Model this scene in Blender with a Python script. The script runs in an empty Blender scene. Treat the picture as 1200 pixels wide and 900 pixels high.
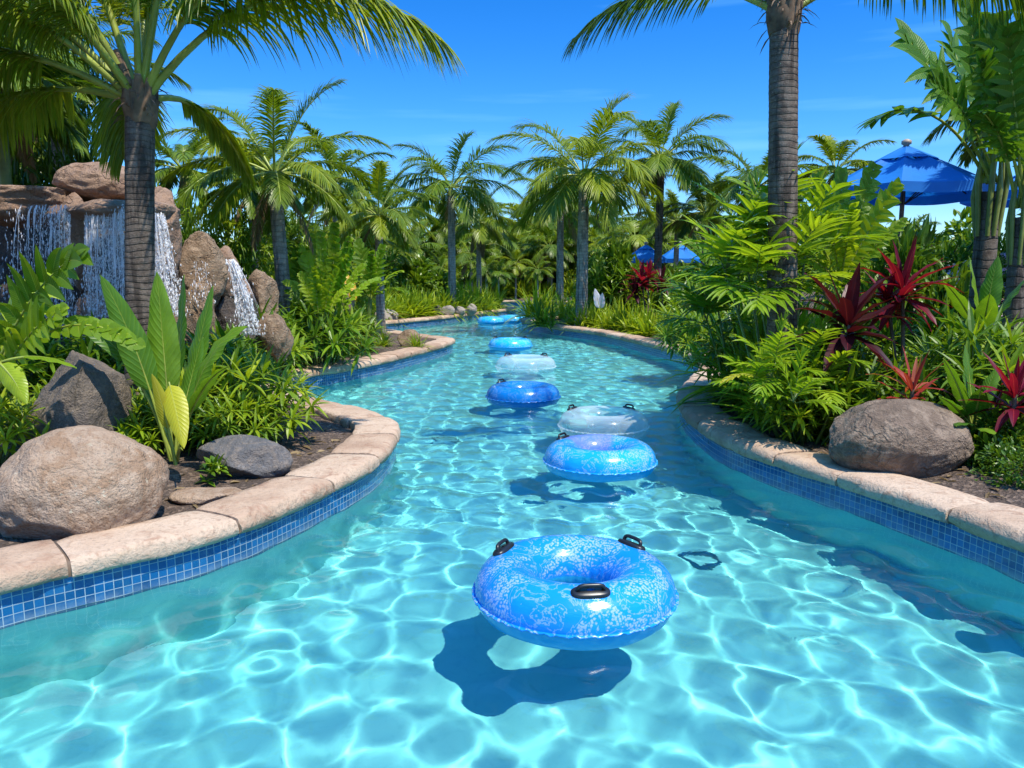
import bpy, math, random
import numpy as np
from mathutils import Vector, Matrix, noise
R = math.radians
PI = math.pi
random.seed(7)
rng = np.random.default_rng(7)
sc = bpy.context.scene
COL = sc.collection

# ------------------------------------------------------------------ camera
W0, H0, F0 = 1200.0, 900.0, 900.0
CAM_H = 1.75
PITCH = math.atan(128 / F0)
cp, sp = math.cos(PITCH), math.sin(PITCH)
cam = bpy.data.cameras.new('camera')
cam.sensor_width = 36
cam.lens = 36 * F0 / W0
cam.clip_start = 0.05
cam.clip_end = 2000
cam_ob = bpy.data.objects.new('camera', cam)
cam_ob.location = (0, 0, CAM_H)
cam_ob.rotation_euler = (PI / 2 - PITCH, 0, 0)
COL.objects.link(cam_ob)
sc.camera = cam_ob

def ray(px, py):
    x = (px - W0 / 2) / F0
    u = (H0 / 2 - py) / F0
    return Vector((x, cp + u * sp, u * cp - sp))

def gp(px, py, z=0.0):
    """where the sight line through a photo pixel meets the level z"""
    d = ray(px, py)
    t = (z - CAM_H) / d.z
    return Vector((d.x * t, d.y * t, z))

def at(px, py, Y):
    """the point of that sight line Y metres ahead"""
    d = ray(px, py)
    t = Y / d.y
    return Vector((d.x * t, Y, CAM_H + d.z * t))

# ------------------------------------------------------------------ naming
def tag(o, label=None, cat=None, group=None, kind=None):
    if label: o['label'] = label
    if cat: o['category'] = cat
    if group: o['group'] = group
    if kind: o['kind'] = kind
    return o

def empty(name, loc=(0, 0, 0), rz=0.0):
    o = bpy.data.objects.new(name, None)
    o.empty_display_size = 0.2
    o.location = loc
    o.rotation_euler = (0, 0, rz)
    COL.objects.link(o)
    return o

def copy_tree(o, parent=None):
    c = o.copy()
    COL.objects.link(c)
    if parent is not None: c.parent = parent
    for ch in list(o.children):
        copy_tree(ch, c)
    return c

# ------------------------------------------------------------------ mesh builder
class MB:
    """collects vertices and faces; every vertex carries (u, v, rnd) in the attribute 'leaf'"""
    def __init__(self):
        self.V = []; self.A = []; self.Q = []; self.T = []; self.n = 0
    def add(self, V, faces, A=None):
        V = np.asarray(V, float).reshape(-1, 3)
        faces = np.asarray(faces, int)
        if A is None: A = np.zeros((len(V), 3))
        self.V.append(V); self.A.append(np.asarray(A, float).reshape(-1, 3))
        (self.Q if faces.shape[1] == 4 else self.T).append(faces + self.n)
        self.n += len(V)
    def grid(self, P, A=None, closed=False):
        """P (n, m, 3): a sheet of quads; closed joins the last column to the first"""
        P = np.asarray(P, float)
        n, m = P.shape[:2]
        idx = np.arange(n * m).reshape(n, m)
        if closed:
            nx = np.roll(idx, -1, axis=1)
            f = np.stack([idx[:-1], nx[:-1], nx[1:], idx[1:]], -1).reshape(-1, 4)
        else:
            f = np.stack([idx[:-1, :-1], idx[:-1, 1:], idx[1:, 1:], idx[1:, :-1]], -1).reshape(-1, 4)
        self.add(P.reshape(-1, 3), f, None if A is None else np.asarray(A).reshape(-1, 3))
    def tube(self, pts, rad, seg=7, rnd=0.0, cap=True):
        pts = np.asarray(pts, float); n = len(pts)
        rad = np.broadcast_to(np.asarray(rad, float), (n,))
        t = np.gradient(pts, axis=0); t /= np.linalg.norm(t, axis=1)[:, None] + 1e-9
        ref = np.array([0, 0, 1.0]) if abs(t[0][2]) < .9 else np.array([1.0, 0, 0])
        a = np.cross(t, ref); a /= np.linalg.norm(a, axis=1)[:, None] + 1e-9
        b = np.cross(t, a)
        th = np.arange(seg) * 2 * PI / seg
        P = pts[:, None] + rad[:, None, None] * (np.cos(th)[None, :, None] * a[:, None] + np.sin(th)[None, :, None] * b[:, None])
        A = np.zeros((n, seg, 3)); A[..., 0] = 0; A[..., 1] = np.linspace(0, 1, n)[:, None]; A[..., 2] = rnd
        self.grid(P, A, closed=True)
        if cap:
            for k, i in ((0, 0), (n - 1, 1)):
                c = pts[k]; ring = P[k]
                f = [(seg, (j + 1) % seg, j) if i == 0 else (seg, j, (j + 1) % seg) for j in range(seg)]
                self.add(np.vstack([ring, c[None]]), f, np.tile([0, float(i), rnd], (seg + 1, 1)))
    def box(self, c, s, rz=0.0):
        x, y, z = np.array(s) / 2
        v = np.array([(-x, -y, -z), (x, -y, -z), (x, y, -z), (-x, y, -z), (-x, -y, z), (x, -y, z), (x, y, z), (-x, y, z)])
        ca, sa = math.cos(rz), math.sin(rz)
        v = v @ np.array([[ca, sa, 0], [-sa, ca, 0], [0, 0, 1]]) + np.array(c)
        self.add(v, [(0, 3, 2, 1), (4, 5, 6, 7), (0, 1, 5, 4), (1, 2, 6, 5), (2, 3, 7, 6), (3, 0, 4, 7)])
    def build(self, name, mat=None, parent=None, smooth=True, loc=None):
        me = bpy.data.meshes.new(name)
        V = np.vstack(self.V); A = np.vstack(self.A)
        Q = np.vstack(self.Q) if self.Q else np.zeros((0, 4), int)
        T = np.vstack(self.T) if self.T else np.zeros((0, 3), int)
        me.vertices.add(len(V)); me.vertices.foreach_set('co', V.astype(np.float32).ravel())
        nl = Q.size + T.size
        me.loops.add(nl)
        me.loops.foreach_set('vertex_index', np.concatenate([Q.ravel(), T.ravel()]).astype(np.int32))
        nf = len(Q) + len(T)
        me.polygons.add(nf)
        st = np.concatenate([np.arange(len(Q)) * 4, Q.size + np.arange(len(T)) * 3])
        me.polygons.foreach_set('loop_start', st.astype(np.int32))
        me.update(calc_edges=True)
        at_ = me.attributes.new('leaf', 'FLOAT_VECTOR', 'POINT')
        at_.data.foreach_set('vector', A.astype(np.float32).ravel())
        me.polygons.foreach_set('use_smooth', np.full(nf, bool(smooth)))
        me.validate()
        if mat: me.materials.append(mat)
        o = bpy.data.objects.new(name, me)
        COL.objects.link(o)
        if parent is not None: o.parent = parent
        if loc is not None: o.location = loc
        return o

# ------------------------------------------------------------------ materials
class NT:
    def __init__(self, name):
        self.m = bpy.data.materials.new(name); self.m.use_nodes = True
        self.t = self.m.node_tree; self.t.nodes.clear()
        self.out = self.t.nodes.new('ShaderNodeOutputMaterial')
    def n(self, kind, **kw):
        nd = self.t.nodes.new('ShaderNode' + kind)
        for k, v in kw.items():
            if k in nd.inputs: 
                self.set(nd.inputs[k], v)
            else: setattr(nd, k, v)
        return nd
    def set(self, sock, v):
        if isinstance(v, bpy.types.NodeSocket): self.t.links.new(v, sock)
        else: sock.default_value = v
    def math(self, op, a, b=None, clamp=False):
        nd = self.t.nodes.new('ShaderNodeMath'); nd.operation = op; nd.use_clamp = clamp
        self.set(nd.inputs[0], a)
        if b is not None: self.set(nd.inputs[1], b)
        return nd.outputs[0]
    def mix(self, f, a, b, blend='MIX'):
        nd = self.t.nodes.new('ShaderNodeMix'); nd.data_type = 'RGBA'; nd.blend_type = blend
        self.set(nd.inputs[0], f)
        for s, v in ((nd.inputs[6], a), (nd.inputs[7], b)):
            self.set(s, v if isinstance(v, bpy.types.NodeSocket) else (*v[:3], 1))
        return nd.outputs[2]
    def ramp(self, fac, stops, interp='LINEAR'):
        nd = self.t.nodes.new('ShaderNodeValToRGB'); nd.color_ramp.interpolation = interp
        el = nd.color_ramp.elements
        while len(el) > 1: el.remove(el[-1])
        for i, (p, c) in enumerate(stops):
            e = el[0] if i == 0 else el.new(p)
            e.position = p
            e.color = (c, c, c, 1) if isinstance(c, (int, float)) else (*c[:3], 1)
        self.set(nd.inputs[0], fac)
        return nd.outputs[0]
    def noise(self, scale, detail=4, rough=.55, vec=None, dist=0.0, dim=None):
        nd = self.t.nodes.new('ShaderNodeTexNoise')
        nd.inputs['Scale'].default_value = scale; nd.inputs['Detail'].default_value = detail
        nd.inputs['Roughness'].default_value = rough; nd.inputs['Distortion'].default_value = dist
        if vec is not None: self.t.links.new(vec, nd.inputs['Vector'])
        return nd.outputs[0]
    def bump(self, h, strength=.5, dist=.02, normal=None):
        nd = self.t.nodes.new('ShaderNodeBump')
        nd.inputs['Strength'].default_value = strength; nd.inputs['Distance'].default_value = dist
        self.t.links.new(h, nd.inputs['Height'])
        if normal is not None: self.t.links.new(normal, nd.inputs['Normal'])
        return nd.outputs[0]
    def surf(self, s):
        self.t.links.new(s, self.out.inputs['Surface']); return self.m

def coords(nt, kind='Object', scale=None):
    tc = nt.n('TexCoord'); v = tc.outputs[kind]
    if scale is not None:
        mp = nt.n('Mapping'); nt.set(mp.inputs['Vector'], v); mp.inputs['Scale'].default_value = scale; v = mp.outputs[0]
    return v

def plain_mat(name, col, rough=.5, metal=0.0, spec=.5, var=.0):
    nt = NT(name)
    c = (*col, 1)
    if var:
        n = nt.noise(6, 5, vec=coords(nt))
        c = nt.mix(nt.ramp(n, [(.3, 0.), (.7, 1.)]), tuple(x * (1 - var) for x in col), tuple(min(1, x * (1 + var)) for x in col))
    b = nt.n('BsdfPrincipled', Roughness=rough, Metallic=metal)
    nt.set(b.inputs['Base Color'], c); b.inputs['Specular IOR Level'].default_value = spec
    return nt.surf(b.outputs[0])

def leaf_mat(name, dark, mid, light, rib=(.16, .22, .04), rib_w=.06, veins=0.0, trans=.35, rough=.38, old=None, old_at=.93, spec=.4):
    """leaf colours run over a per-leaf value; rib along the middle, optional side veins"""
    nt = NT(name)
    a = nt.n('Attribute', attribute_name='leaf')
    s = nt.n('SeparateXYZ'); nt.set(s.inputs[0], a.outputs['Vector'])
    u, v, r = s.outputs
    oi = nt.n('ObjectInfo')
    rr = nt.math('ADD', nt.math('MULTIPLY', r, .8), nt.math('MULTIPLY', oi.outputs['Random'], .2))
    stops = [(0, dark), (.45, mid), (.85, light)]
    if old: stops += [(old_at - .02, light), (old_at, old), (1, old)]
    col = nt.ramp(rr, stops)
    ns = nt.noise(9, 3, vec=coords(nt))
    col = nt.mix(nt.ramp(ns, [(.35, 0.), (.7, .45)]), col, tuple(x * .7 for x in mid), 'MIX')
    au = nt.math('ABSOLUTE', u)
    if veins:
        ph = nt.math('SUBTRACT', nt.math('MULTIPLY', v, 46.0), nt.math('MULTIPLY', au, 8.0))
        w = nt.math('POWER', nt.math('ABSOLUTE', nt.math('SINE', ph)), 7.0)
        col = nt.mix(nt.math('MULTIPLY', w, veins), col, light)
    if rib_w:
        m = nt.math('SUBTRACT', 1.0, nt.math('DIVIDE', au, rib_w), clamp=True)
        col = nt.mix(nt.math('MULTIPLY', m, .75), col, rib)
    b = nt.n('BsdfPrincipled', Roughness=rough)
    nt.set(b.inputs['Base Color'], col); b.inputs['Specular IOR Level'].default_value = spec
    if veins:
        nt.set(b.inputs['Normal'], nt.bump(w, .25, .01))
    t = nt.n('BsdfTranslucent'); 
    nt.set(t.inputs['Color'], nt.mix(1.0, col, (1.35, 1.25, .55), 'MULTIPLY'))
    ms = nt.n('MixShader'); ms.inputs[0].default_value = trans
    nt.t.links.new(b.outputs[0], ms.inputs[1]); nt.t.links.new(t.outputs[0], ms.inputs[2])
    return nt.surf(ms.outputs[0])
WAVES = [(.25,.48,.0235,16,0),(.09,.17,.0020,16,0),(.09,.20,.0045,20,1)]
# ------------------------------------------------------------------ light
SUN = Vector((.31, -.33, .89)).normalized()
ELEV = math.asin(SUN.z)
AZ = math.atan2(SUN.x, SUN.y)
w = bpy.data.worlds.new('World'); sc.world = w; w.use_nodes = True
wt = w.node_tree; wt.nodes.clear()
wo = wt.nodes.new('ShaderNodeOutputWorld'); bg = wt.nodes.new('ShaderNodeBackground')
sky = wt.nodes.new('ShaderNodeTexSky'); sky.sky_type = 'NISHITA'; sky.sun_disc = False
sky.sun_elevation = ELEV; sky.sun_rotation = AZ
sky.air_density = 1.0; sky.dust_density = .2; sky.ozone_density = 3.0
hs = wt.nodes.new('ShaderNodeHueSaturation'); hs.inputs['Saturation'].default_value = 1.4; hs.inputs['Hue'].default_value = .5
wt.links.new(sky.outputs[0], hs.inputs['Color'])
# a faint high cirrus streak
tc = wt.nodes.new('ShaderNodeTexCoord'); mp = wt.nodes.new('ShaderNodeMapping')
mp.inputs['Scale'].default_value = (1.2, 1.2, 16); wt.links.new(tc.outputs['Generated'], mp.inputs['Vector'])
cn = wt.nodes.new('ShaderNodeTexNoise'); cn.inputs['Scale'].default_value = 1.6; cn.inputs['Detail'].default_value = 6
wt.links.new(mp.outputs[0], cn.inputs['Vector'])
cr = wt.nodes.new('ShaderNodeValToRGB'); cr.color_ramp.elements[0].position = .55; cr.color_ramp.elements[1].position = .85
cr.color_ramp.elements[1].color = (.3, .3, .3, 1)
wt.links.new(cn.outputs[0], cr.inputs[0])
mx = wt.nodes.new('ShaderNodeMix'); mx.data_type = 'RGBA'
wt.links.new(cr.outputs[0], mx.inputs[0]); wt.links.new(hs.outputs[0], mx.inputs[6]); mx.inputs[7].default_value = (7, 8, 9, 1)
sx = wt.nodes.new('ShaderNodeSeparateXYZ'); wt.links.new(tc.outputs['Generated'], sx.inputs[0])
er = wt.nodes.new('ShaderNodeValToRGB'); wt.links.new(sx.outputs[2], er.inputs[0])   # clear tropical sky: deeper low down, bright overhead
er.color_ramp.elements[0].position = 0; er.color_ramp.elements[0].color = (.42, .51, .66, 1)
er.color_ramp.elements[1].position = .75; er.color_ramp.elements[1].color = (1.75, 1.62, 1.42, 1)
e2 = er.color_ramp.elements.new(.45); e2.color = (.15, .42, .64, 1)
e3 = er.color_ramp.elements.new(.16); e3.color = (.29, .49, .68, 1)
m3 = wt.nodes.new('ShaderNodeMix'); m3.data_type = 'RGBA'; m3.blend_type = 'MULTIPLY'; m3.inputs[0].default_value = 1
wt.links.new(mx.outputs[2], m3.inputs[6]); wt.links.new(er.outputs[0], m3.inputs[7])
wt.links.new(m3.outputs[2], bg.inputs['Color']); bg.inputs['Strength'].default_value = .15
wt.links.new(bg.outputs[0], wo.inputs['Surface'])
sl = bpy.data.lights.new('sun', 'SUN'); sl.energy = 3.0; sl.angle = R(.5); sl.color = (1, .94, .80)
sl.cycles.is_caustics_light = True
so = bpy.data.objects.new('sun', sl); so.rotation_euler = SUN.to_track_quat('Z', 'Y').to_euler(); so.location = (8, 4, 20)
COL.objects.link(so)
sc.view_settings.view_transform = 'Standard'; sc.view_settings.look = 'None'
sc.view_settings.exposure = 1.15; sc.view_settings.gamma = 1.0
cy = sc.cycles
cy.max_bounces = 10; cy.diffuse_bounces = 4; cy.glossy_bounces = 3; cy.transmission_bounces = 6; cy.transparent_max_bounces = 12
cy.caustics_reflective = False; cy.caustics_refractive = True; cy.sample_clamp_indirect = 6.0
cy.use_denoising = True

# ------------------------------------------------------------------ the river's banks (waterline)
def px2(lst):
    out = []
    for e in lst:
        if e[0] == 'w': p = gp(e[1], e[2], 0.0)
        elif e[0] == 't': p = gp(e[1], e[2], TOP)
        else: p = Vector((e[1], e[2], 0))
        out.append((p.x, p.y))
    return np.array(out)
TOP = .29            # top of the coping above the water
def smooth_line(P, step=.09):
    P = np.asarray(P, float); out = []
    n = len(P)
    for i in range(n - 1):
        p0, p1, p2, p3 = P[max(i - 1, 0)], P[i], P[i + 1], P[min(i + 2, n - 1)]
        k = max(2, int(np.linalg.norm(p2 - p1) / .04))
        t = np.linspace(0, 1, k, endpoint=False)[:, None]
        # centripetal-like: plain Catmull-Rom with tension
        m1 = (p2 - p0) * .5; m2 = (p3 - p1) * .5
        L = np.linalg.norm(p2 - p1)
        for m in (m1, m2):
            l = np.linalg.norm(m)
            if l > 1.2 * L: m *= 1.2 * L / l
        h00 = 2 * t**3 - 3 * t**2 + 1; h10 = t**3 - 2 * t**2 + t; h01 = -2 * t**3 + 3 * t**2; h11 = t**3 - t**2
        out.append(h00 * p1 + h10 * m1 + h01 * p2 + h11 * m2)
    out.append(P[-1:]); C = np.vstack(out)
    s = np.concatenate([[0], np.cumsum(np.linalg.norm(np.diff(C, axis=0), axis=1))])
    m = int(s[-1] / step); q = np.linspace(0, s[-1], m)
    C = np.stack([np.interp(q, s, C[:, 0]), np.interp(q, s, C[:, 1])], 1)
    for _ in range(6):
        C[1:-1] = .25 * C[:-2] + .5 * C[1:-1] + .25 * C[2:]
    return C
left_px = [('m', -4.2, -3), ('m', -3.9, 0.5), ('m', -3.1, 2.6), ('w', 0, 733), ('w', 67, 717), ('w', 133, 700), ('w', 200, 683), ('w', 267, 663),
           ('w', 333, 633), ('w', 400, 598), ('w', 440, 572), ('w', 461, 545), ('m', -1.22, 7.7), ('m', -1.75, 8.5), ('m', -2.5, 9.3),
           ('m', -3.15, 10.5), ('m', -3.2, 11.7), ('w', 400, 448), ('w', 450, 437), ('w', 500, 423), ('w', 529, 413), ('m', -1.5, 18.3), ('m', -2.4, 19.4),
           ('m', -3.6, 21.5), ('m', -4.2, 24), ('w', 480, 384), ('w', 520, 379.5), ('w', 567, 373), ('w', 604, 367.5), ('m', -.6, 38.2), ('m', -3, 39.8), ('m', -8, 40.5), ('m', -14, 40.5)]
right_px = [('m', 4.4, -3), ('m', 4.1, 0.5), ('m', 3.5, 2.6), ('w', 1200, 682), ('w', 1133, 652), ('w', 1000, 602), ('w', 930, 578), ('w', 850, 545),
            ('w', 810, 514), ('w', 797, 494), ('w', 799, 478), ('w', 812, 462), ('w', 822, 446), ('w', 808, 431), ('w', 767, 417), ('w', 700, 400),
            ('w', 640, 391), ('w', 612, 384), ('m', .55, 26.6), ('m', 2.2, 28.2), ('m', 3.9, 31), ('m', 4.8, 36), ('m', 4.2, 41), ('m', 1.8, 44.0), ('m', -3, 44.6), ('m', -14, 44.6)]
LB = smooth_line(px2(left_px)); RB = smooth_line(px2(right_px))
POLY = np.vstack([LB, RB[::-1]])
def sdist(X, Y):
    """signed distance to the waterline: negative on the water"""
    sh = X.shape; x = X.ravel(); y = Y.ravel()
    P = POLY[::2]; Qn = np.roll(P, -1, axis=0)
    best = np.full(x.shape, 1e9); inside = np.zeros(x.shape, bool)
    for (ax, ay), (bx, by) in zip(P, Qn):
        dx, dy = bx - ax, by - ay; L2 = dx * dx + dy * dy + 1e-12
        t = np.clip(((x - ax) * dx + (y - ay) * dy) / L2, 0, 1)
        d = (x - ax - t * dx) ** 2 + (y - ay - t * dy) ** 2
        np.minimum(best, d, out=best)
        c = ((ay > y) != (by > y))
        if dy != 0:
            inside ^= c & (x < (bx - ax) * (y - ay) / dy + ax)
    d = np.sqrt(best)
    return np.where(inside, -d, d).reshape(sh)
def lines(segs):
    out = []
    for a, b, s in segs: out.append(np.arange(a, b, s))
    return np.concatenate(out + [np.array([segs[-1][1]])])

# ---- height of the ground beside the river
def fbm(x, y, s=1.0, o=4):
    return noise.fractal(Vector((x * s, y * s, 3.1)), 1.0, 2.0, o)
def ground_height(x, y, sd):
    z = .22 + np.clip(sd - .4, 0, 6) * .05
    z = z + .03 * np.sin(x * 1.9 + y * .7) * np.sin(y * 1.3 - x * .6)
    # the left hill behind the waterfall and a gentle rise to the right
    z = z + 1.0 * np.clip((-x - 7) / 8, 0, 1) + .5 * np.clip((x - 6) / 8, 0, 1)
    return z

GX = lines([(-400, -60, 60), (-60, -16, 4), (-16, -6, .5), (-6, 6, .13), (6, 16, .5), (16, 60, 4), (60, 400, 60)])
GY = lines([(-60, -4, 4), (-4, 1.0, .4), (1.0, 20, .13), (20, 48, .25), (48, 60, 2), (60, 400, 50)])
XX, YY = np.meshgrid(GX, GY)
SDG = sdist(XX, YY)
ZZ = ground_height(XX, YY, SDG)
ZZ = ZZ + rng.normal(0, .008, ZZ.shape) * (np.abs(XX) < 12)
ZZ = np.where(SDG < .17, -1.6, ZZ)
def ground_z(x, y):
    s = float(sdist(np.array([x]), np.array([y]))[0])
    return float(ground_height(np.array([x]), np.array([y]), np.array([s]))[0])

nt = NT('mulch_soil')
v = coords(nt)
n1 = nt.noise(2.2, 6, .6, v); n2 = nt.noise(55, 3, .7, v)
vo = nt.n('TexVoronoi', Scale=34.0); nt.set(vo.inputs['Vector'], v)
col = nt.mix(nt.ramp(n2, [(.35, 0.), (.65, 1.)]), (.035, .022, .015), (.16, .105, .075))
col = nt.mix(nt.ramp(n1, [(.45, 0.), (.62, .5)]), col, (.05, .035, .022))
sp_ = nt.n('SeparateColor'); nt.set(sp_.inputs[0], vo.outputs['Color'])
col = nt.mix(nt.math('MULTIPLY', nt.math('GREATER_THAN', sp_.outputs[0], .8), .6), col, (.26, .18, .13))
b = nt.n('BsdfPrincipled', Roughness=.95); nt.set(b.inputs['Base Color'], col)
nt.set(b.inputs['Normal'], nt.bump(nt.math('ADD', n2, nt.math('MULTIPLY', vo.outputs['Distance'], .8)), 1.0, .03))
M_soil = nt.surf(b.outputs[0])
mb = MB(); mb.grid(np.stack([XX, YY, ZZ], -1)); g = mb.build('ground', M_soil); tag(g, kind='structure')

# ------------------------------------------------------------------ pool shell
DEPTH = .85
nt = NT('pool_plaster')
v = coords(nt)
n1 = nt.noise(1.1, 5, .6, v); n2 = nt.noise(14, 5, .65, v)
col = nt.mix(nt.ramp(n1, [(.3, 0.), (.7, 1.)]), (.125, .53, .53), (.17, .595, .59))
col = nt.mix(nt.ramp(n2, [(.5, 0.), (.75, .5)]), col, (.08, .43, .46))
b = nt.n('BsdfPrincipled', Roughness=.8); nt.set(b.inputs['Base Color'], col)
M_plaster = nt.surf(b.outputs[0])
FX = lines([(-15, -6, 1), (-6, 6, .2), (6, 9, 1)]); FY = lines([(-4, 46, .5)])
fx, fy = np.meshgrid(FX, FY)
mb = MB(); mb.grid(np.stack([fx, fy, -DEPTH - .0 * np.clip((fx - .9) / 2.0, 0, 1) ** 1.3 * np.clip((13 - fy) / 5, 0, 1)], -1)); fl = mb.build('pool_floor', M_plaster); tag(fl, kind='structure')
fl.cycles.is_caustics_receiver = True

nt = NT('blue_mosaic_tile')
a = nt.n('Attribute', attribute_name='leaf'); s = nt.n('SeparateXYZ'); nt.set(s.inputs[0], a.outputs['Vector'])
TS = .047
fu = nt.math('DIVIDE', s.outputs[0], TS); fv = nt.math('DIVIDE', s.outputs[1], TS)
du = nt.math('ABSOLUTE', nt.math('SUBTRACT', nt.math('FRACT', fu), .5)); dv = nt.math('ABSOLUTE', nt.math('SUBTRACT', nt.math('FRACT', fv), .5))
edge = nt.math('GREATER_THAN', nt.math('MAXIMUM', du, dv), .455)
cx = nt.n('CombineXYZ'); nt.set(cx.inputs[0], nt.math('FLOOR', fu)); nt.set(cx.inputs[1], nt.math('FLOOR', fv))
wn = nt.n('TexWhiteNoise'); nt.set(wn.inputs['Vector'], cx.outputs[0])
col = nt.ramp(wn.outputs['Value'], [(0, (.003, .060, .18)), (.5, (.004, .090, .25)), (1, (.010, .125, .32))])
col = nt.mix(edge, col, (.30, .38, .43))
sc_ = nt.noise(9, 5, .7, coords(nt)); sc2 = nt.noise(1.3, 3, .6, coords(nt))
zl = nt.ramp(nt.math('DIVIDE', nt.math('SUBTRACT', s.outputs[1], .90), .14), [(.0, 0.), (.22, 1.), (.34, .75), (.62, 0.)])
col = nt.mix(nt.math('MULTIPLY', zl, nt.ramp(nt.math('ADD', nt.math('MULTIPLY', sc_, .6), nt.math('MULTIPLY', sc2, .5)), [(.45, 0.), (.75, .75)])), col, (.36, .44, .47))
col = nt.mix(nt.ramp(sc2, [(.45, 0.), (.7, .3)]), col, (.02, .06, .12))
b = nt.n('BsdfPrincipled'); nt.set(b.inputs['Base Color'], col)
nt.set(b.inputs['Roughness'], nt.math('ADD', nt.math('MULTIPLY', edge, .6), .12))
nt.set(b.inputs['Normal'], nt.bump(nt.math('SUBTRACT', 1.0, edge), .6, .004))
M_tile = nt.surf(b.outputs[0])

nt = NT('sandstone_coping')
v = coords(nt)
oi = nt.n('ObjectInfo')
n1 = nt.noise(3.0, 6, .62, v); n2 = nt.noise(40, 4, .7, v); n3 = nt.noise(9, 5, .6, v, .8)
col = nt.ramp(nt.math('ADD', nt.math('MULTIPLY', n1, .75), nt.math('MULTIPLY', oi.outputs['Random'], .3)), [(.3, (.31, .19, .125)), (.5, (.45, .31, .215)), (.75, (.54, .40, .29))])
col = nt.mix(nt.ramp(n3, [(.53, 0.), (.68, .75)]), col, (.30, .165, .105))
col = nt.mix(nt.ramp(n2, [(.52, 0.), (.72, .65)]), col, (.22, .155, .11))
b = nt.n('BsdfPrincipled', Roughness=.85); nt.set(b.inputs['Base Color'], col); b.inputs['Specular IOR Level'].default_value = .25
nt.set(b.inputs['Normal'], nt.bump(nt.math('ADD', nt.math('MULTIPLY', n2, .6), n3), .85, .025))
M_coping = nt.surf(b.outputs[0])

def bank(line, side, name, label):
    """tile band, plaster wall and a row of coping stones along one waterline; side +1: land lies left of the walking direction"""
    t = np.gradient(line, axis=0); t /= np.linalg.norm(t, axis=1)[:, None]
    nrm = np.stack([-t[:, 1], t[:, 0]], 1) * side        # towards the land
    s = np.concatenate([[0], np.cumsum(np.linalg.norm(np.diff(line, axis=0), axis=1))])
    for nm, z0, z1, mat, off in (('tile_band', -.035, .185, M_tile, 0.0), ('pool_wall', -DEPTH - .5, -.034, M_plaster, .004)):
        P = np.zeros((len(line), 2, 3)); A = np.zeros((len(line), 2, 3))
        for k, z in enumerate((z0, z1)):
            P[:, k, :2] = line + nrm * off; P[:, k, 2] = z
            A[:, k, 0] = s; A[:, k, 1] = z + .047 * 20.02
        if side < 0: P = P[:, ::-1]; A = A[:, ::-1]
        mb = MB(); mb.grid(P, A); o = mb.build(nm, mat); tag(o, kind='structure'); o.cycles.is_caustics_receiver = True
    root = empty(name, (0, 0, 0)); tag(root, kind='structure')
    # profile: (inland, height)
    prof = np.array([(.02, .165), (-.02, .168), (-.04, .182), (-.046, .205), (-.044, .235), (-.034, .262), (-.012, .281), (.03, .289), (.12, .291), (.22, .29), (.32, .288), (.385, .282), (.40, .262), (.40, .10), (.05, .10)])
    x = 0.0; r_ = random.Random(3 if side > 0 else 5)
    while x < s[-1] - .3:
        L = r_.uniform(.62, .98); x1 = min(x + L, s[-1])
        n = max(5, int((x1 - x) / .07)); q = np.linspace(x + .009, x1 - .009, n)
        cxy = np.stack([np.interp(q, s, line[:, 0]), np.interp(q, s, line[:, 1])], 1)
        nn = np.stack([np.interp(q, s, nrm[:, 0]), np.interp(q, s, nrm[:, 1])], 1); nn /= np.linalg.norm(nn, axis=1)[:, None]
        dz = r_.uniform(-.006, .006); ph = r_.uniform(0, 50); dw = r_.uniform(-.012, .012)
        P = np.zeros((n, len(prof), 3))
        for j, (o_, z) in enumerate(prof):
            for i in range(n):
                e = min(i, n - 1 - i)
                rnd = .012 if e == 0 else (.004 if e == 1 else 0)
                dn = noise.noise(Vector((q[i] * 5 + ph, j * .7, 1))) * .016 + noise.noise(Vector((q[i] * 16 + ph, j * 1.9, 7))) * .011
                oo = o_ + dn + (dw if 0 < o_ else dw * .4)
                P[i, j, :2] = cxy[i] + nn[i] * (oo + (rnd if o_ < .1 else -rnd))
                P[i, j, 2] = z + dz * (z > .17) + noise.noise(Vector((q[i] * 4 + ph, j * .5, 9))) * .006 - rnd * (z > .2)
        if side < 0: P = P[:, ::-1]
        mb = MB(); mb.grid(P, closed=True)
        for k in (0, n - 1):
            c = P[k].mean(0); m_ = len(prof)
            mb.add(np.vstack([P[k], c[None]]), [((m_, (j + 1) % m_, j) if k == 0 else (m_, j, (j + 1) % m_)) for j in range(m_)])
        mb.build('coping_stone', M_coping, root)
        x = x1
    # mortar under and between the stones
    P = np.zeros((len(line), 4, 3))
    for j, (o_, z) in enumerate(((-.012, .175), (-.012, .255), (.375, .268), (.39, .1))):
        P[:, j, :2] = line + nrm * o_; P[:, j, 2] = z
    mb = MB(); mb.grid(P if side > 0 else P[:, ::-1]); mb.build('mortar', M_mortar, root)
    return root
M_mortar = plain_mat('mortar', (.13, .09, .065), .95, var=.3)
bank(LB, 1, 'pool_coping', None)
bank(RB, -1, 'pool_coping', None)

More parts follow.
